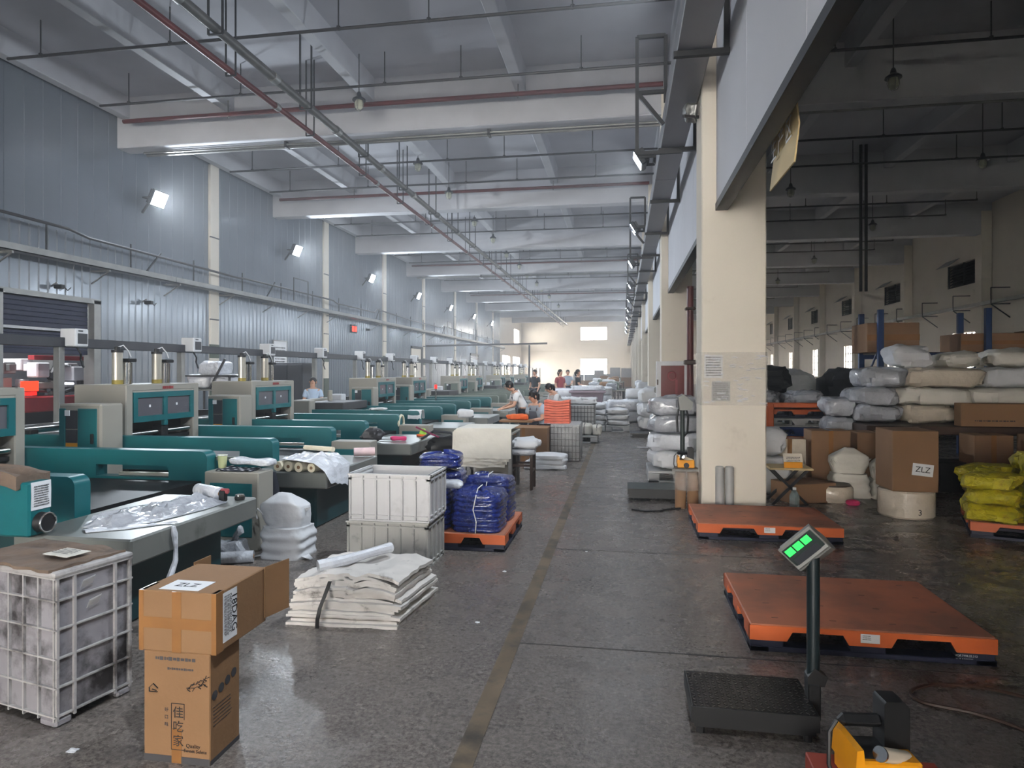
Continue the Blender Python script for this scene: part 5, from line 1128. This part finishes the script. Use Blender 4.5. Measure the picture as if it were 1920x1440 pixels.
for i, (x, z, w, h, rows, lab) in enumerate(((1.01, 1.66, .20, .26, 8, 'sheet of handwritten notes under the film on the near column'), (1.09, 1.38, .20, .22, 9, 'grey printed sheet below the notes on the near column'))):
    t = T('paper_sheet', lab, 'paper', (x, YB - .0015, z)); ob('sheet', MB().box(-w / 2, w / 2, -.001, 0, -h / 2, h / 2), 'paper' if i == 0 else 'pallet_grey', t); ob('writing', scribble(rows, w * .85, h * .9, None, 20 + i, .55), 'ink' if i == 0 else 'ink_grey', t, loc=(0, -.0012, 0), rot=FRONT)
for i, x in enumerate((1.07, 1.175)): ob('pipe_guard', MB().lathe([(.048, 0), (.048, .53), (.04, .535), (.04, .54)], n=18), 'pvc_grey', label=('left', 'right')[i] + ' grey plastic pipe standing against the foot of the near column', cat='pipe', loc=(x, YB - .052, 0))
t = T('lamp_cluster', 'small grey lamp with cables on the side of the near column', 'lamp', (XC - .09, YB + .3, 4.55)); ob('body', bag(.16, .2, .22, 3), 'galv', t); ob('arm', MB().bar((0.09, 0, .05), (-.1, -.2, .0), .03), 'dark_pipe', t)
sg = T('hanging_sign', 'curved yellow sign board hung below the header panel', 'sign', (1.22, 5.46, 3.40))
ob('board', MB().grid(lambda u, v: (.03 * math.sin(math.pi * v) + .0, -.40 + u * .80, -.28 + v * .56), 8, 8, .0).prism([(.0, -.28), (.012, -.28), (.045, 0), (.012, .28), (0, .28), (.033, 0)], 'y', -.40, .40), 'sign_yellow', sg)
for i, ch in enumerate('生产区'): txt(ch, .2, 'paper', sg, (-.004 + .002 * i, .24 - .24 * i, .0), LSIDE)
ob('hook', MB().bar((0, -.3, .27), (-.02, -.3, .40), .015).bar((0, .3, .27), (-.02, .3, .40), .015), 'black_steel', sg)
for i, (x, y, w) in enumerate(((-.93, 4.11, .03), (-2.31, 2.43, .04), (-.33, 5.9, .02), (-.95, 5.2, .03))): ob('paper_scrap', MB().grid(lambda u, v: (x + w * u, y + w * .8 * v, .003 + .006 * N3(u * 3, v * 3, i)), 4, 4, .002), 'paper', label=('small white scrap on the floor left of the tan strip', 'white scrap on the floor in front of the printed carton', 'tiny scrap on the aisle floor', 'scrap beside the blue bundles')[i], cat='scrap')

# ------------------------------------------------------------------ storage bay
t = T('carton', 'tall carton marked ZLZ standing on a white film roll', 'carton', (3.12, 8.02, .30)); ob('box', MB().rbox(-.23, .23, -.25, .25, 0, .66, .006), 'cardboard_dull', t)
pp = ob('paper_label', MB().box(-.06, .15, -.2525, -.251, .18, .31), 'paper', t, rot=(0, R(6), 0)); txt('ZLZ', .085, 'ink', pp, (.045, -.2535, .245), FRONT)
t = T('film_roll', 'broad white film roll lying flat below the ZLZ carton', 'film roll', (3.12, 8.02, 0)); ob('wound_film', MB().lathe([(.27, 0), (.285, .02), (.285, .28), (.27, .298), (.08, .298)], n=30), 'film_beige', t); ob('core', MB().cyl((0, 0, .28), (0, 0, .299), .07, n=14), 'cardboard_dull', t)
txt('3', .09, 'ink', t, (.03, -.287, .08), FRONT)
t = T('film_roll', 'low shiny film roll lying on the storage bay floor', 'film roll', (2.56, 8.82, 0)); ob('wound_film', MB().lathe([(.24, 0), (.26, .03), (.26, .16), (.24, .19), (.1, .19)], n=30), 'film_beige', t); ob('top_disc', MB().cyl((0, 0, .19), (0, 0, .205), .23, n=24), 'dark_wood', t)
ob('red_tape_roll', MB().tube([(.05 * math.cos(a), .05 * math.sin(a), .03) for a in [k * math.pi / 8 for k in range(16)]], .03, 8, closed=True), 'hot_pink', label='small red tape roll on the floor by the shiny film roll', cat='tape', loc=(2.72, 8.50, 0))
standing_sack('white sack slumped before the brown cartons in the storage bay', (2.86, 9.12, 0), .46, .34, .62, 7, m='woven_cream'); standing_sack('narrow white sack beside the ZLZ carton', (3.22, 9.05, 0), .24, .26, .52, 9, m='woven_cream')
for i, (x, y, w, d, h, m, lab) in enumerate(((2.78, 9.75, .50, .4, .80, 'cardboard_dull', 'brown carton behind the slumped sack'), (3.42, 9.8, .58, .4, .78, 'cardboard_dull', 'wide brown carton left of the ZLZ carton'), (2.25, 9.7, .42, .3, .68, 'film_beige', 'stack of pinkish sheets beside the orange frame'), (4.7, 9.6, .46, .4, .78, 'cardboard_dull', 'brown carton below the wrapped bag pile, left'), (5.4, 9.6, .46, .4, .78, 'cardboard_dull', 'brown carton below the wrapped bag pile, middle'), (6.0, 9.6, .5, .4, .8, 'cardboard_dull', 'brown carton below the wrapped bag pile, right'), (4.6, 9.8, .9, .4, .40, 'black', 'dark crate low behind the yellow sacks'))):
    t = T('carton', lab, 'carton', (x, y, 0)); ob('box', MB().rbox(-w / 2, w / 2, -d / 2, d / 2, 0, h, .006), m, t); ob('tape', MB().box(-.03, .03, -d / 2 - .0015, -d / 2, h * .4, h).box(-.03, .03, -d / 2, d / 2, h, h + .001), 'packing_tape', t)
ob('carton_sleeve', MB().rbox(-.3, .3, -.25, .2, 0, .24, .006), 'cardboard_dull', label='small open carton leaning by the pink sheets', cat='carton', loc=(2.2, 8.75, 0), rz=R(25))
sh = T('storage_bench', 'long dark bench under the wrapped bag pile', 'bench', (4.9, 10.9, 0)); ob('top', MB().rbox(-1.5, 1.6, -.85, .8, .72, .84, .01), 'dark_wood', sh)
for x in (-1.4, 0, 1.5):
    for y in (-.5, .7): ob('leg', MB().rbox(x - .05, x + .05, y - .05, y + .05, 0, .72, .006), 'black_steel', sh)
rnd = random.Random(8); k = 0
rows = [(.842, [(3.75, .62, 'film_grey'), (4.42, .72, 'film_beige'), (5.2, .8, 'woven_white'), (6.0, .75, 'woven_white')], .27), (1.105, [(3.7, .66, 'film_grey'), (4.5, .95, 'woven_cream'), (5.45, .95, 'woven_cream')], .26), (1.36, [(3.82, .62, 'film_grey'), (4.62, 1.1, 'film_beige'), (5.6, .95, 'woven_white')], .30), (1.65, [(4.22, .54, 'woven_white'), (4.92, .56, 'woven_cream'), (5.62, .66, 'woven_cream')], .27)]
for r_, (z_, lst, h) in enumerate(rows):
    for i, (x, w, m) in enumerate(lst):
        ob('wrapped_bag', bag(w, .9 if r_ < 3 else .6, h * ((1.3, .9, 1.1)[i] if r_ == 3 else 1), 200 + k, e1=.45 if r_ < 3 else .8, fine=.022, amp=.05), m, label=f'white bag in the heap on the bench, row {ORD[r_]} from below, {ORD[i]} from the left', cat='bag', group='bag heap in the storage bay', loc=(x, 10.85, z_), rz=R(rnd.uniform(-5, 5))); k += 1
ob('wrapped_bag', bag(.44, .5, .3, 240, fine=.02), 'film_grey', label='grey white bag low at the left end of the bag heap', cat='bag', loc=(3.28, 10.9, .62)); ob('wrapped_bag', bag(.44, .5, .3, 241, fine=.02), 'film_grey', label='grey white bag resting above the low one at the left end of the heap', cat='bag', loc=(3.26, 10.9, .91))
t = T('storage_plinth', 'dark plinth under the two grey bags left of the heap', 'plinth', (3.25, 10.9, 0)); ob('body', MB().rbox(-.13, .13, -.3, .3, 0, .56, .01), 'pallet_navy', t); ob('top', MB().rbox(-.14, .14, -.32, .32, .56, .62, .01), 'pallet_navy', t)
t = T('carton', 'flat brown carton lying before the bag heap', 'carton', (5.02, 10.1, .845)); ob('box', MB().rbox(-.42, .42, -.08, .12, 0, .32, .006), 'cardboard', t); ob('print', scribble(1, .5, .03, None, 4, .8), 'dark_wood', t, loc=(0, -.082, .08), rot=FRONT)
# stack of pallets left of the heap
for i, (m, top, low) in enumerate((('pallet_orange', 'pallet_orange', 'pallet_blue'), ('pallet_blue', 'pallet_blue', 'pallet_navy'), ('pallet_orange', 'pallet_orange', 'pallet_blue'), ('pallet_blue', 'pallet_blue', 'pallet_blue'), ('pallet_grey', 'pallet_grey', 'pallet_grey'), ('pallet_orange', 'pallet_orange', 'pallet_navy'))):
    pallet(f'plastic pallet in the stack behind the brown cartons, {ORD[i]} from the floor', (2.45, 12.2, .158 * i), 1.2, .9, m, top, low, slots=False)
t = T('steel_gate', 'orange steel frame upright behind the near column', 'frame', (2.36, 11.3, 0)); ob('upright', MB().rbox(-.05, .05, -.05, .05, 0, 1.08, .008), 'pallet_orange', t); ob('crossbar', MB().rbox(-.05, .9, -.04, .04, 1.02, 1.1, .008), 'pallet_orange', t)
t = T('dark_cage', 'dark slatted cage behind the near column', 'cage', (1.95, 11.7, 0)); ob('back', MB().box(-.3, .3, .2, .22, 0, 1.05), 'black', t)
for q in range(5): ob('slat', MB().rbox(-.28 + q * .13, -.22 + q * .13, -.05, .0, .0, 1.05, .006), 'dark_panel', t)
ob('slat', MB().rbox(-.3, .34, -.06, .01, 1.0, 1.06, .006), 'dark_panel', t)
for i, (x, y, z_, w, m) in enumerate(((2.42, 12.5, .96, .62, 'film_grey'), (3.1, 12.5, .96, .62, 'film_grey'), (3.35, 12.9, .0, .9, 'film_white'), (1.95, 14.6, 0, 1.1, 'film_grey'), (3.1, 14.6, 0, 1.1, 'film_grey'), (4.25, 14.7, 0, 1.1, 'film_grey'), (2.45, 14.6, .58, 1.0, 'woven_white'), (3.6, 14.7, .58, 1.0, 'film_grey'), (3.0, 14.6, 1.12, .8, 'shirt_dark'))):
    ob('loose_bag', bag(w, .9, .30 if i < 2 else .6, 260 + i, e1=.7, fine=.04, amp=.08), m, label=f'loose grey bag in the mound behind the pallets, {ORD[i]} of the mound', cat='bag', group='bag mound in the storage bay', loc=(x, y, z_))
rnd = random.Random(21)
for i in range(14):
    ob('loose_bag', bag(1.5, 1.3, .9, 280 + i, e1=.75, fine=.05, amp=.1, nu=20, nv=12), ('film_grey', 'woven_white', 'shirt_dark')[i % 3], label=f'bag in the far storage mound near the windows, {ORD[i]} of the mound', cat='bag', group='far bag mound', loc=(3.2 + (i % 5) * 1.72 + (.85 if i > 9 else 0), 17.5 + (i // 5) * 1.6 if i < 10 else 18.2, .0 if i < 10 else .78))
# folding table with papers behind the column
t = T('folding_table', 'small folding table with crossed dark legs behind the near column', 'table', (1.98, 8.55, 0)); ob('top', MB().rbox(-.24, .26, -.2, .2, .42, .445, .006), 'sign_yellow', t)
for y in (-.16, .16): ob('leg', MB().bar((-.2, y, 0), (.2, y, .42), .03), 'black', t); ob('leg', MB().bar((.2, y, 0), (-.2, y, .42), .03), 'black', t)
pn = T('price_card', 'cream printed card with a yellow edge on the folding table', 'card', (2.02, 8.48, .445)); ob('card', MB().prism([(-.08, .0), (-.078, .0), (.02, .16), (.018, .16)], 'x', -.10, .12), 'cream', pn); ob('yellow_edge', MB().box(-.11, .1, -.1, -.082, 0, .07), 'tool_yellow', pn); ob('print', scribble(5, .16, .1, None, 31, .5), 'ink_grey', pn, loc=(.01, -.042, .085), rot=(R(60), 0, 0))
t = T('water_bottle', 'clear plastic bottle on the floor beside the near column', 'bottle', (1.98, 8.18, 0)); ob('body', MB().lathe([(.05, 0), (.055, .03), (.055, .15), (.03, .2), (.018, .22)], n=16), 'bottle_clear', t); ob('cap', MB().cyl((0, 0, .22), (0, 0, .245), .02, n=12), 'paper', t)
ob('woven_sack', bag(.5, .4, .5, 300, e1=.7, fine=.03), 'woven_white', label='white sack behind the folding table', cat='sack', loc=(1.92, 9.15, .0)); ob('woven_sack', bag(.42, .36, .38, 301, e1=.75, fine=.03), 'woven_white', label='white sack piled on the one behind the folding table', cat='sack', loc=(1.9, 9.18, .5))
# yellow sacks on a pallet
pallet('orange pallet under the yellow bags at the right edge', (3.32, 7.05, 0), 1.3, .95, slots=False, rz=R(-20))
rnd = random.Random(14); k = 0
for r_ in range(4):
    for i in range(3):
        for j in range(2):
            if r_ == 3 and i == 0: continue
            ob('yellow_bag', bag(.44, .46, .17, 320 + k, e1=.6, fine=.03, amp=.05, nu=24, nv=10), 'yellow_bag', label=f'yellow net bag on the pallet at the right edge, layer {ORD[r_]}, {("left","middle","right")[i]} {("front","back")[j]}', cat='bag', group='yellow bags on the pallet', loc=(3.57 + .40 * i + .18 * j + rnd.uniform(-.03, .03), 7.12 - .14 * i + .44 * j, .158 + .155 * r_), rz=R(-20 + rnd.uniform(-9, 9))); k += 1
t = T('carton', 'grey white carton on the yellow bags at the right edge', 'carton', (4.55, 6.95, 0)); ob('box', MB().rbox(-.05, .4, -.2, .3, .16, .82, .006), 'pallet_grey', t); ob('foot', MB().rbox(.0, .36, -.15, .25, 0, .16, .006), 'dark_wood', t)
# blue racking
rk = T('storage_rack', 'blue steel pallet rack at the back of the storage bay', 'rack', (5.6, 13.2, 0))
for x in (-.9, .9, 2.7, 4.5):
    for y in (0, 1.0): ob('upright', MB().rbox(x - .05, x + .05, y - .04, y + .04, 0, 2.75, .006), 'rack_blue', rk)
    ob('brace', MB().bar((x, 0, .3), (x, 1, 1.2), .03).bar((x, 1, 1.2), (x, 0, 2.1), .03), 'rack_blue', rk)
for z_ in (1.0, 1.95):
    for y in (0, 1.0): ob('beam', MB().rbox(-.9, 4.5, y - .03, y + .03, z_ - .1, z_, .006), 'rack_blue', rk)
    ob('shelf', MB().box(-.88, 4.48, 0, 1, z_ - .02, z_ + .01), 'dark_wood', rk)
for i, (x, z_, w, h) in enumerate(((4.95, 1.97, .9, .55), (6.7, 1.97, 1.2, .34), (8.0, 1.97, 1.2, .40), (9.2, 1.97, 1.0, .36), (7.2, 1.02, 1.3, .6), (8.8, 1.02, 1.3, .6))):
    t = T('carton', f'dark brown carton on the blue rack, {ORD[i]} of its goods', 'carton', (x, 13.7, z_ - .008)); ob('box', MB().rbox(-w / 2, w / 2, -.42, .42, 0, h, .01), 'cardboard_dull', t); ob('wrap_strip', MB().box(-w / 2 - .002, w / 2 + .002, -.423, -.42, h * .4, h * .6), 'packing_tape', t)

# ------------------------------------------------------------------ people
def skinmesh(name, joints, edges, radii, root, m, sub=2):
    me = bpy.data.meshes.new(name); bm = bmesh.new(); lay = bm.verts.layers.skin.verify(); vs_ = {}
    for k, p in joints.items():
        v = bm.verts.new(p); r = radii[k]; r = (r, r) if not isinstance(r, tuple) else r
        v[lay].radius = r; v[lay].use_root = (k == root); vs_[k] = v
    for a, b_ in edges: bm.edges.new((vs_[a], vs_[b_]))
    bm.to_mesh(me); bm.free()
    o = bpy.data.objects.new(name, me); C.objects.link(o)
    sk = o.modifiers.new('skin', 'SKIN'); sk.use_smooth_shade = True; sk.branch_smoothing = 0.3
    ss = o.modifiers.new('sub', 'SUBSURF'); ss.levels = sub; ss.render_levels = sub
    dg = bpy.context.evaluated_depsgraph_get(); out = bpy.data.meshes.new_from_object(o.evaluated_get(dg))
    bpy.data.objects.remove(o); bpy.data.meshes.remove(me)
    out.materials.clear(); out.materials.append(MATS[m]); out.name = name; out.shade_smooth(); return out
def person(label, loc, rz, shirt, J=None, long_hair=True, apron=None, trousers='trousers', scale=1.0, fingers=True):
    """figure facing local -Y; J overrides joint positions"""
    P_ = dict(pelvis=(0, 0, .92), belly=(0, 0, 1.06), chest=(0, -.01, 1.25), upper=(0, 0, 1.36), neck=(0, 0, 1.44), jaw=(0, -.025, 1.50), head=(0, -.012, 1.58), crown=(0, .004, 1.65))
    for s, n in ((-1, 'r'), (1, 'l')):
        P_.update({'sh' + n: (.17 * s, 0, 1.35), 'el' + n: (.23 * s, .02, 1.08), 'wr' + n: (.22 * s, -.10, .85), 'pa' + n: (.215 * s, -.13, .775),
                   'hip' + n: (.09 * s, 0, .86), 'kn' + n: (.10 * s, -.02, .48), 'an' + n: (.10 * s, .01, .09), 'to' + n: (.11 * s, -.14, .03)})
    if J: P_.update(J)
    rad = dict(pelvis=(.15, .11), belly=(.135, .10), chest=(.15, .105), upper=(.11, .08), neck=.052, jaw=(.062, .072), head=(.078, .092), crown=(.055, .065))
    for n in 'rl': rad.update({'sh' + n: .062, 'el' + n: .043, 'wr' + n: .028, 'pa' + n: (.034, .022), 'hip' + n: .09, 'kn' + n: .06, 'an' + n: .04, 'to' + n: .036})
    E_ = [('pelvis', 'belly'), ('belly', 'chest'), ('chest', 'upper'), ('upper', 'neck'), ('neck', 'jaw'), ('jaw', 'head'), ('head', 'crown')]
    for n in 'rl': E_ += [('upper', 'sh' + n), ('sh' + n, 'el' + n), ('el' + n, 'wr' + n), ('wr' + n, 'pa' + n), ('pelvis', 'hip' + n), ('hip' + n, 'kn' + n), ('kn' + n, 'an' + n), ('an' + n, 'to' + n)]
    if fingers:
        for n, s in (('r', -1), ('l', 1)):
            w = Vector(P_['wr' + n]); p = Vector(P_['pa' + n]); d = (p - w).normalized(); side = d.cross(Vector((0, 0, 1)) if abs(d.z) < .9 else Vector((0, 1, 0))).normalized(); down = Vector((0, 0, -1))
            for q in range(4):
                b0 = p + side * (.02 * (q - 1.5)) + d * .012; L_ = (.06, .07, .066, .05)[q]
                k1, k2 = f'f{n}{q}a', f'f{n}{q}b'; P_[k1] = tuple(b0 + d * L_ * .55); P_[k2] = tuple(b0 + d * L_ * .9 + down * L_ * .3); rad[k1] = .009; rad[k2] = .008
                E_ += [('pa' + n, k1), (k1, k2)]
            k1, k2 = f't{n}a', f't{n}b'; P_[k1] = tuple(w.lerp(p, .6) - side * .04); P_[k2] = tuple(w.lerp(p, 1.0) - side * .052 + d * .025); rad[k1] = .011; rad[k2] = .009; E_ += [('wr' + n, k1), (k1, k2)]
    t = T('person', label, 'person', loc, rz); t.scale = (scale,) * 3
    ob('body', skinmesh('body', P_, E_, rad, 'pelvis', 'skin'), parent=t)
    def garment(name, keys, edges, grow, root, m):
        r2 = {k: tuple(v + grow for v in (rad[k] if isinstance(rad[k], tuple) else (rad[k],) * 2)) for k in keys}
        ob(name, skinmesh(name, {k: P_[k] for k in keys}, edges, r2, root, m), parent=t)
    half = {n: tuple(Vector(P_['sh' + n]).lerp(Vector(P_['el' + n]), .75)) for n in 'rl'}
    for n in 'rl': P_['sl' + n] = half[n]; rad['sl' + n] = .056
    P_['hem'] = tuple(Vector(P_['pelvis']).lerp(Vector(P_['belly']), -.1)); rad['hem'] = (.152, .115)
    P_['coll'] = tuple(Vector(P_['upper']).lerp(Vector(P_['neck']), .45)); rad['coll'] = .062
    garment('shirt', ['hem', 'belly', 'chest', 'upper', 'coll', 'shr', 'shl', 'slr', 'sll'], [('hem', 'belly'), ('belly', 'chest'), ('chest', 'upper'), ('upper', 'coll'), ('upper', 'shr'), ('upper', 'shl'), ('shr', 'slr'), ('shl', 'sll')], .016, 'chest', shirt)
    garment('trousers', ['pelvis', 'hipr', 'hipl', 'knr', 'knl', 'anr', 'anl'], [('pelvis', 'hipr'), ('pelvis', 'hipl'), ('hipr', 'knr'), ('hipl', 'knl'), ('knr', 'anr'), ('knl', 'anl')], .016, 'pelvis', trousers)
    for n in 'rl':
        a = Vector(P_['an' + n]); b_ = Vector(P_['to' + n]); ob('shoe', MB().tube([a + Vector((0, .05, -.05)), a + Vector((0, 0, -.045)), a.lerp(b_, .6) + Vector((0, 0, -.005)), b_ + Vector((0, -.03, .01))], [.03, .045, .042, .026], 10), 'black', t)
    H = Vector(P_['head']); up = (Vector(P_['crown']) - Vector(P_['jaw'])).normalized(); fw = (Vector((0, -1, 0)) - up * Vector((0, -1, 0)).dot(up)).normalized(); rt = up.cross(fw).normalized()
    def hp(x, y, z_): return H + rt * x + fw * y + up * z_
    hd = [];
    for j in range(13):
        ph = -.75 + (math.pi / 2 + .75) * j / 12; ring = []
        for i in range(24):
            a = 2 * math.pi * i / 24; x = math.cos(a) * math.cos(ph); y = math.sin(a) * math.cos(ph); z_ = math.sin(ph)
            k = 1.0; yy = y * .108 - .012
            if y > .25 and z_ < .42: k = .80                      # open face
            ring.append(hp(x * .092 * k, min(yy, .086) * k if y > .25 and z_ < .42 else yy, .018 + z_ * .108))
        hd.append(ring)
    ob('hair', MB().loft(hd), 'hair', t, ang=1.5)
    if long_hair: ob('hair_tail', MB().tube([hp(0, -.10, .04), hp(0, -.135, .0), hp(0, -.13, -.09), hp(0, -.10, -.17)], [.03, .04, .032, .012], 10), 'hair', t)
    for s in (-1, 1):
        ob('eye', MB().lathe([(.001, -.004), (.013, 0), (.001, .004)], n=10), 'black', t, loc=hp(.032 * s, .084, .004)); ob('eyebrow', MB().bar(hp(.016 * s, .09, .026), hp(.05 * s, .082, .028), .006, .008), 'hair', t)
        ob('ear', MB().lathe([(.004, -.028), (.014, -.01), (.016, .012), (.004, .028)], n=8), 'skin', t, loc=hp(.083 * s, -.005, -.01))
    ob('nose', MB().loft([[hp(-.007, .088, .012), hp(.007, .088, .012), hp(0, .097, .012)], [hp(-.014, .086, -.026), hp(.014, .086, -.026), hp(0, .113, -.026)], [hp(-.009, .086, -.034), hp(.009, .086, -.034), hp(0, .10, -.036)]]), 'skin', t)
    ob('mouth', MB().bar(hp(-.022, .084, -.056), hp(.022, .084, -.056), .008, .010), 'lip', t)
    if apron:
        Cc = Vector(P_['chest']); Bb = Vector(P_['belly']); Pv = Vector(P_['pelvis'])
        ob('apron', MB().grid(lambda u, v: tuple((Pv.lerp(Cc, v)) + Vector(((u - .5) * (.30 - .1 * v), -.135 - .015 * math.sin(math.pi * u), 0))), 8, 8, .004), apron, t)
        ob('apron_strap', MB().tube([tuple(Cc + Vector((-.09, -.12, .02))), tuple(Vector(P_['upper']) + Vector((-.085, -.02, .09))), tuple(Cc + Vector((-.05, .125, .0))), tuple(Bb + Vector((.08, .125, 0)))], .014, 6).tube([tuple(Cc + Vector((.09, -.12, .02))), tuple(Vector(P_['upper']) + Vector((.085, -.02, .09))), tuple(Cc + Vector((.05, .125, .0))), tuple(Bb + Vector((-.08, .125, 0)))], .014, 6), apron, t)
    return t
STOOP = dict(chest=(0, -.14, 1.20), upper=(0, -.20, 1.30), neck=(0, -.25, 1.36), jaw=(0, -.31, 1.38), head=(0, -.345, 1.45), crown=(0, -.36, 1.52), belly=(0, -.05, 1.06), shr=(-.17, -.20, 1.28), shl=(.17, -.20, 1.28), elr=(-.22, -.26, 1.02), ell=(.22, -.26, 1.02), wrr=(-.16, -.46, .95), wrl=(.16, -.46, .95), par=(-.13, -.53, .93), pal=(.13, -.53, .93))
SIT = dict(pelvis=(0, 0, .50), belly=(0, -.02, .64), chest=(0, -.08, .84), upper=(0, -.11, .95), neck=(0, -.14, 1.02), jaw=(0, -.19, 1.06), head=(0, -.21, 1.13), crown=(0, -.21, 1.20), shr=(-.17, -.11, .94), shl=(.17, -.11, .94), elr=(-.23, -.16, .70), ell=(.23, -.16, .70), wrr=(-.15, -.38, .68), wrl=(.15, -.38, .68), par=(-.12, -.45, .68), pal=(.12, -.45, .68),
           hipr=(-.1, -.03, .48), hipl=(.1, -.03, .48), knr=(-.12, -.42, .48), knl=(.12, -.42, .48), anr=(-.12, -.42, .09), anl=(.12, -.42, .09), tor=(-.12, -.56, .03), tol=(.12, -.56, .03))
TURN = dict(jaw=(-.006, -.03, 1.50), elr=(-.22, -.05, 1.10), wrr=(-.12, -.28, 1.02), par=(-.09, -.35, 1.01), ell=(.22, -.05, 1.10), wrl=(.12, -.28, 1.02), pal=(.09, -.35, 1.01))
person('woman in a pale blue T-shirt standing behind the low machine', (-6.80, 13.78, 0), R(22), 'shirt_blue', TURN, long_hair=True, scale=.87)
person('worker in a white T-shirt and grey apron stooping at the teal machine', (-2.02, 13.5, 0), R(-70), 'shirt_white', STOOP, long_hair=False, apron='apron_grey', scale=.90)
person('worker in pale grey sitting behind the salmon stack', (-1.58, 12.78, 0), R(-40), 'shirt_grey', SIT, apron='apron_grey')
person('worker in a white top with tied hair bending beyond the salmon stack', (-1.32, 14.3, 0), R(-60), 'shirt_white', STOOP, scale=.86)
for i, (n_, x, y) in enumerate((('stool', -1.58, 12.80),)):
    t = T('work_stool', 'plain low stool under the sitting worker in pale grey', 'stool', (x, y, 0)); ob('seat', MB().rbox(-.17, .17, -.17, .17, .33, .37, .01), 'dark_wood', t)
    for a in (-.14, .14):
        for c in (-.14, .14): ob('leg', MB().rbox(a - .02, a + .02, c - .02, c + .02, 0, .33, .004), 'dark_wood', t)
for i, (x, y, m, lab) in enumerate(((-3.57, 26.97, 'shirt_dark', 'distant worker in black standing by the grey machines'), (-2.6, 31.6, 'shirt_grey', 'distant worker in grey beyond the bundles'), (-2.4, 25.6, 'shirt_red', 'distant worker in dull red beyond the bundles'), (-1.75, 26.2, 'shirt_dark', 'distant worker in dark clothes beside the white board'))):
    person(lab, (x, y, 0), R(-30 + 40 * i), m, TURN if i % 2 else None, long_hair=i > 1, fingers=False)
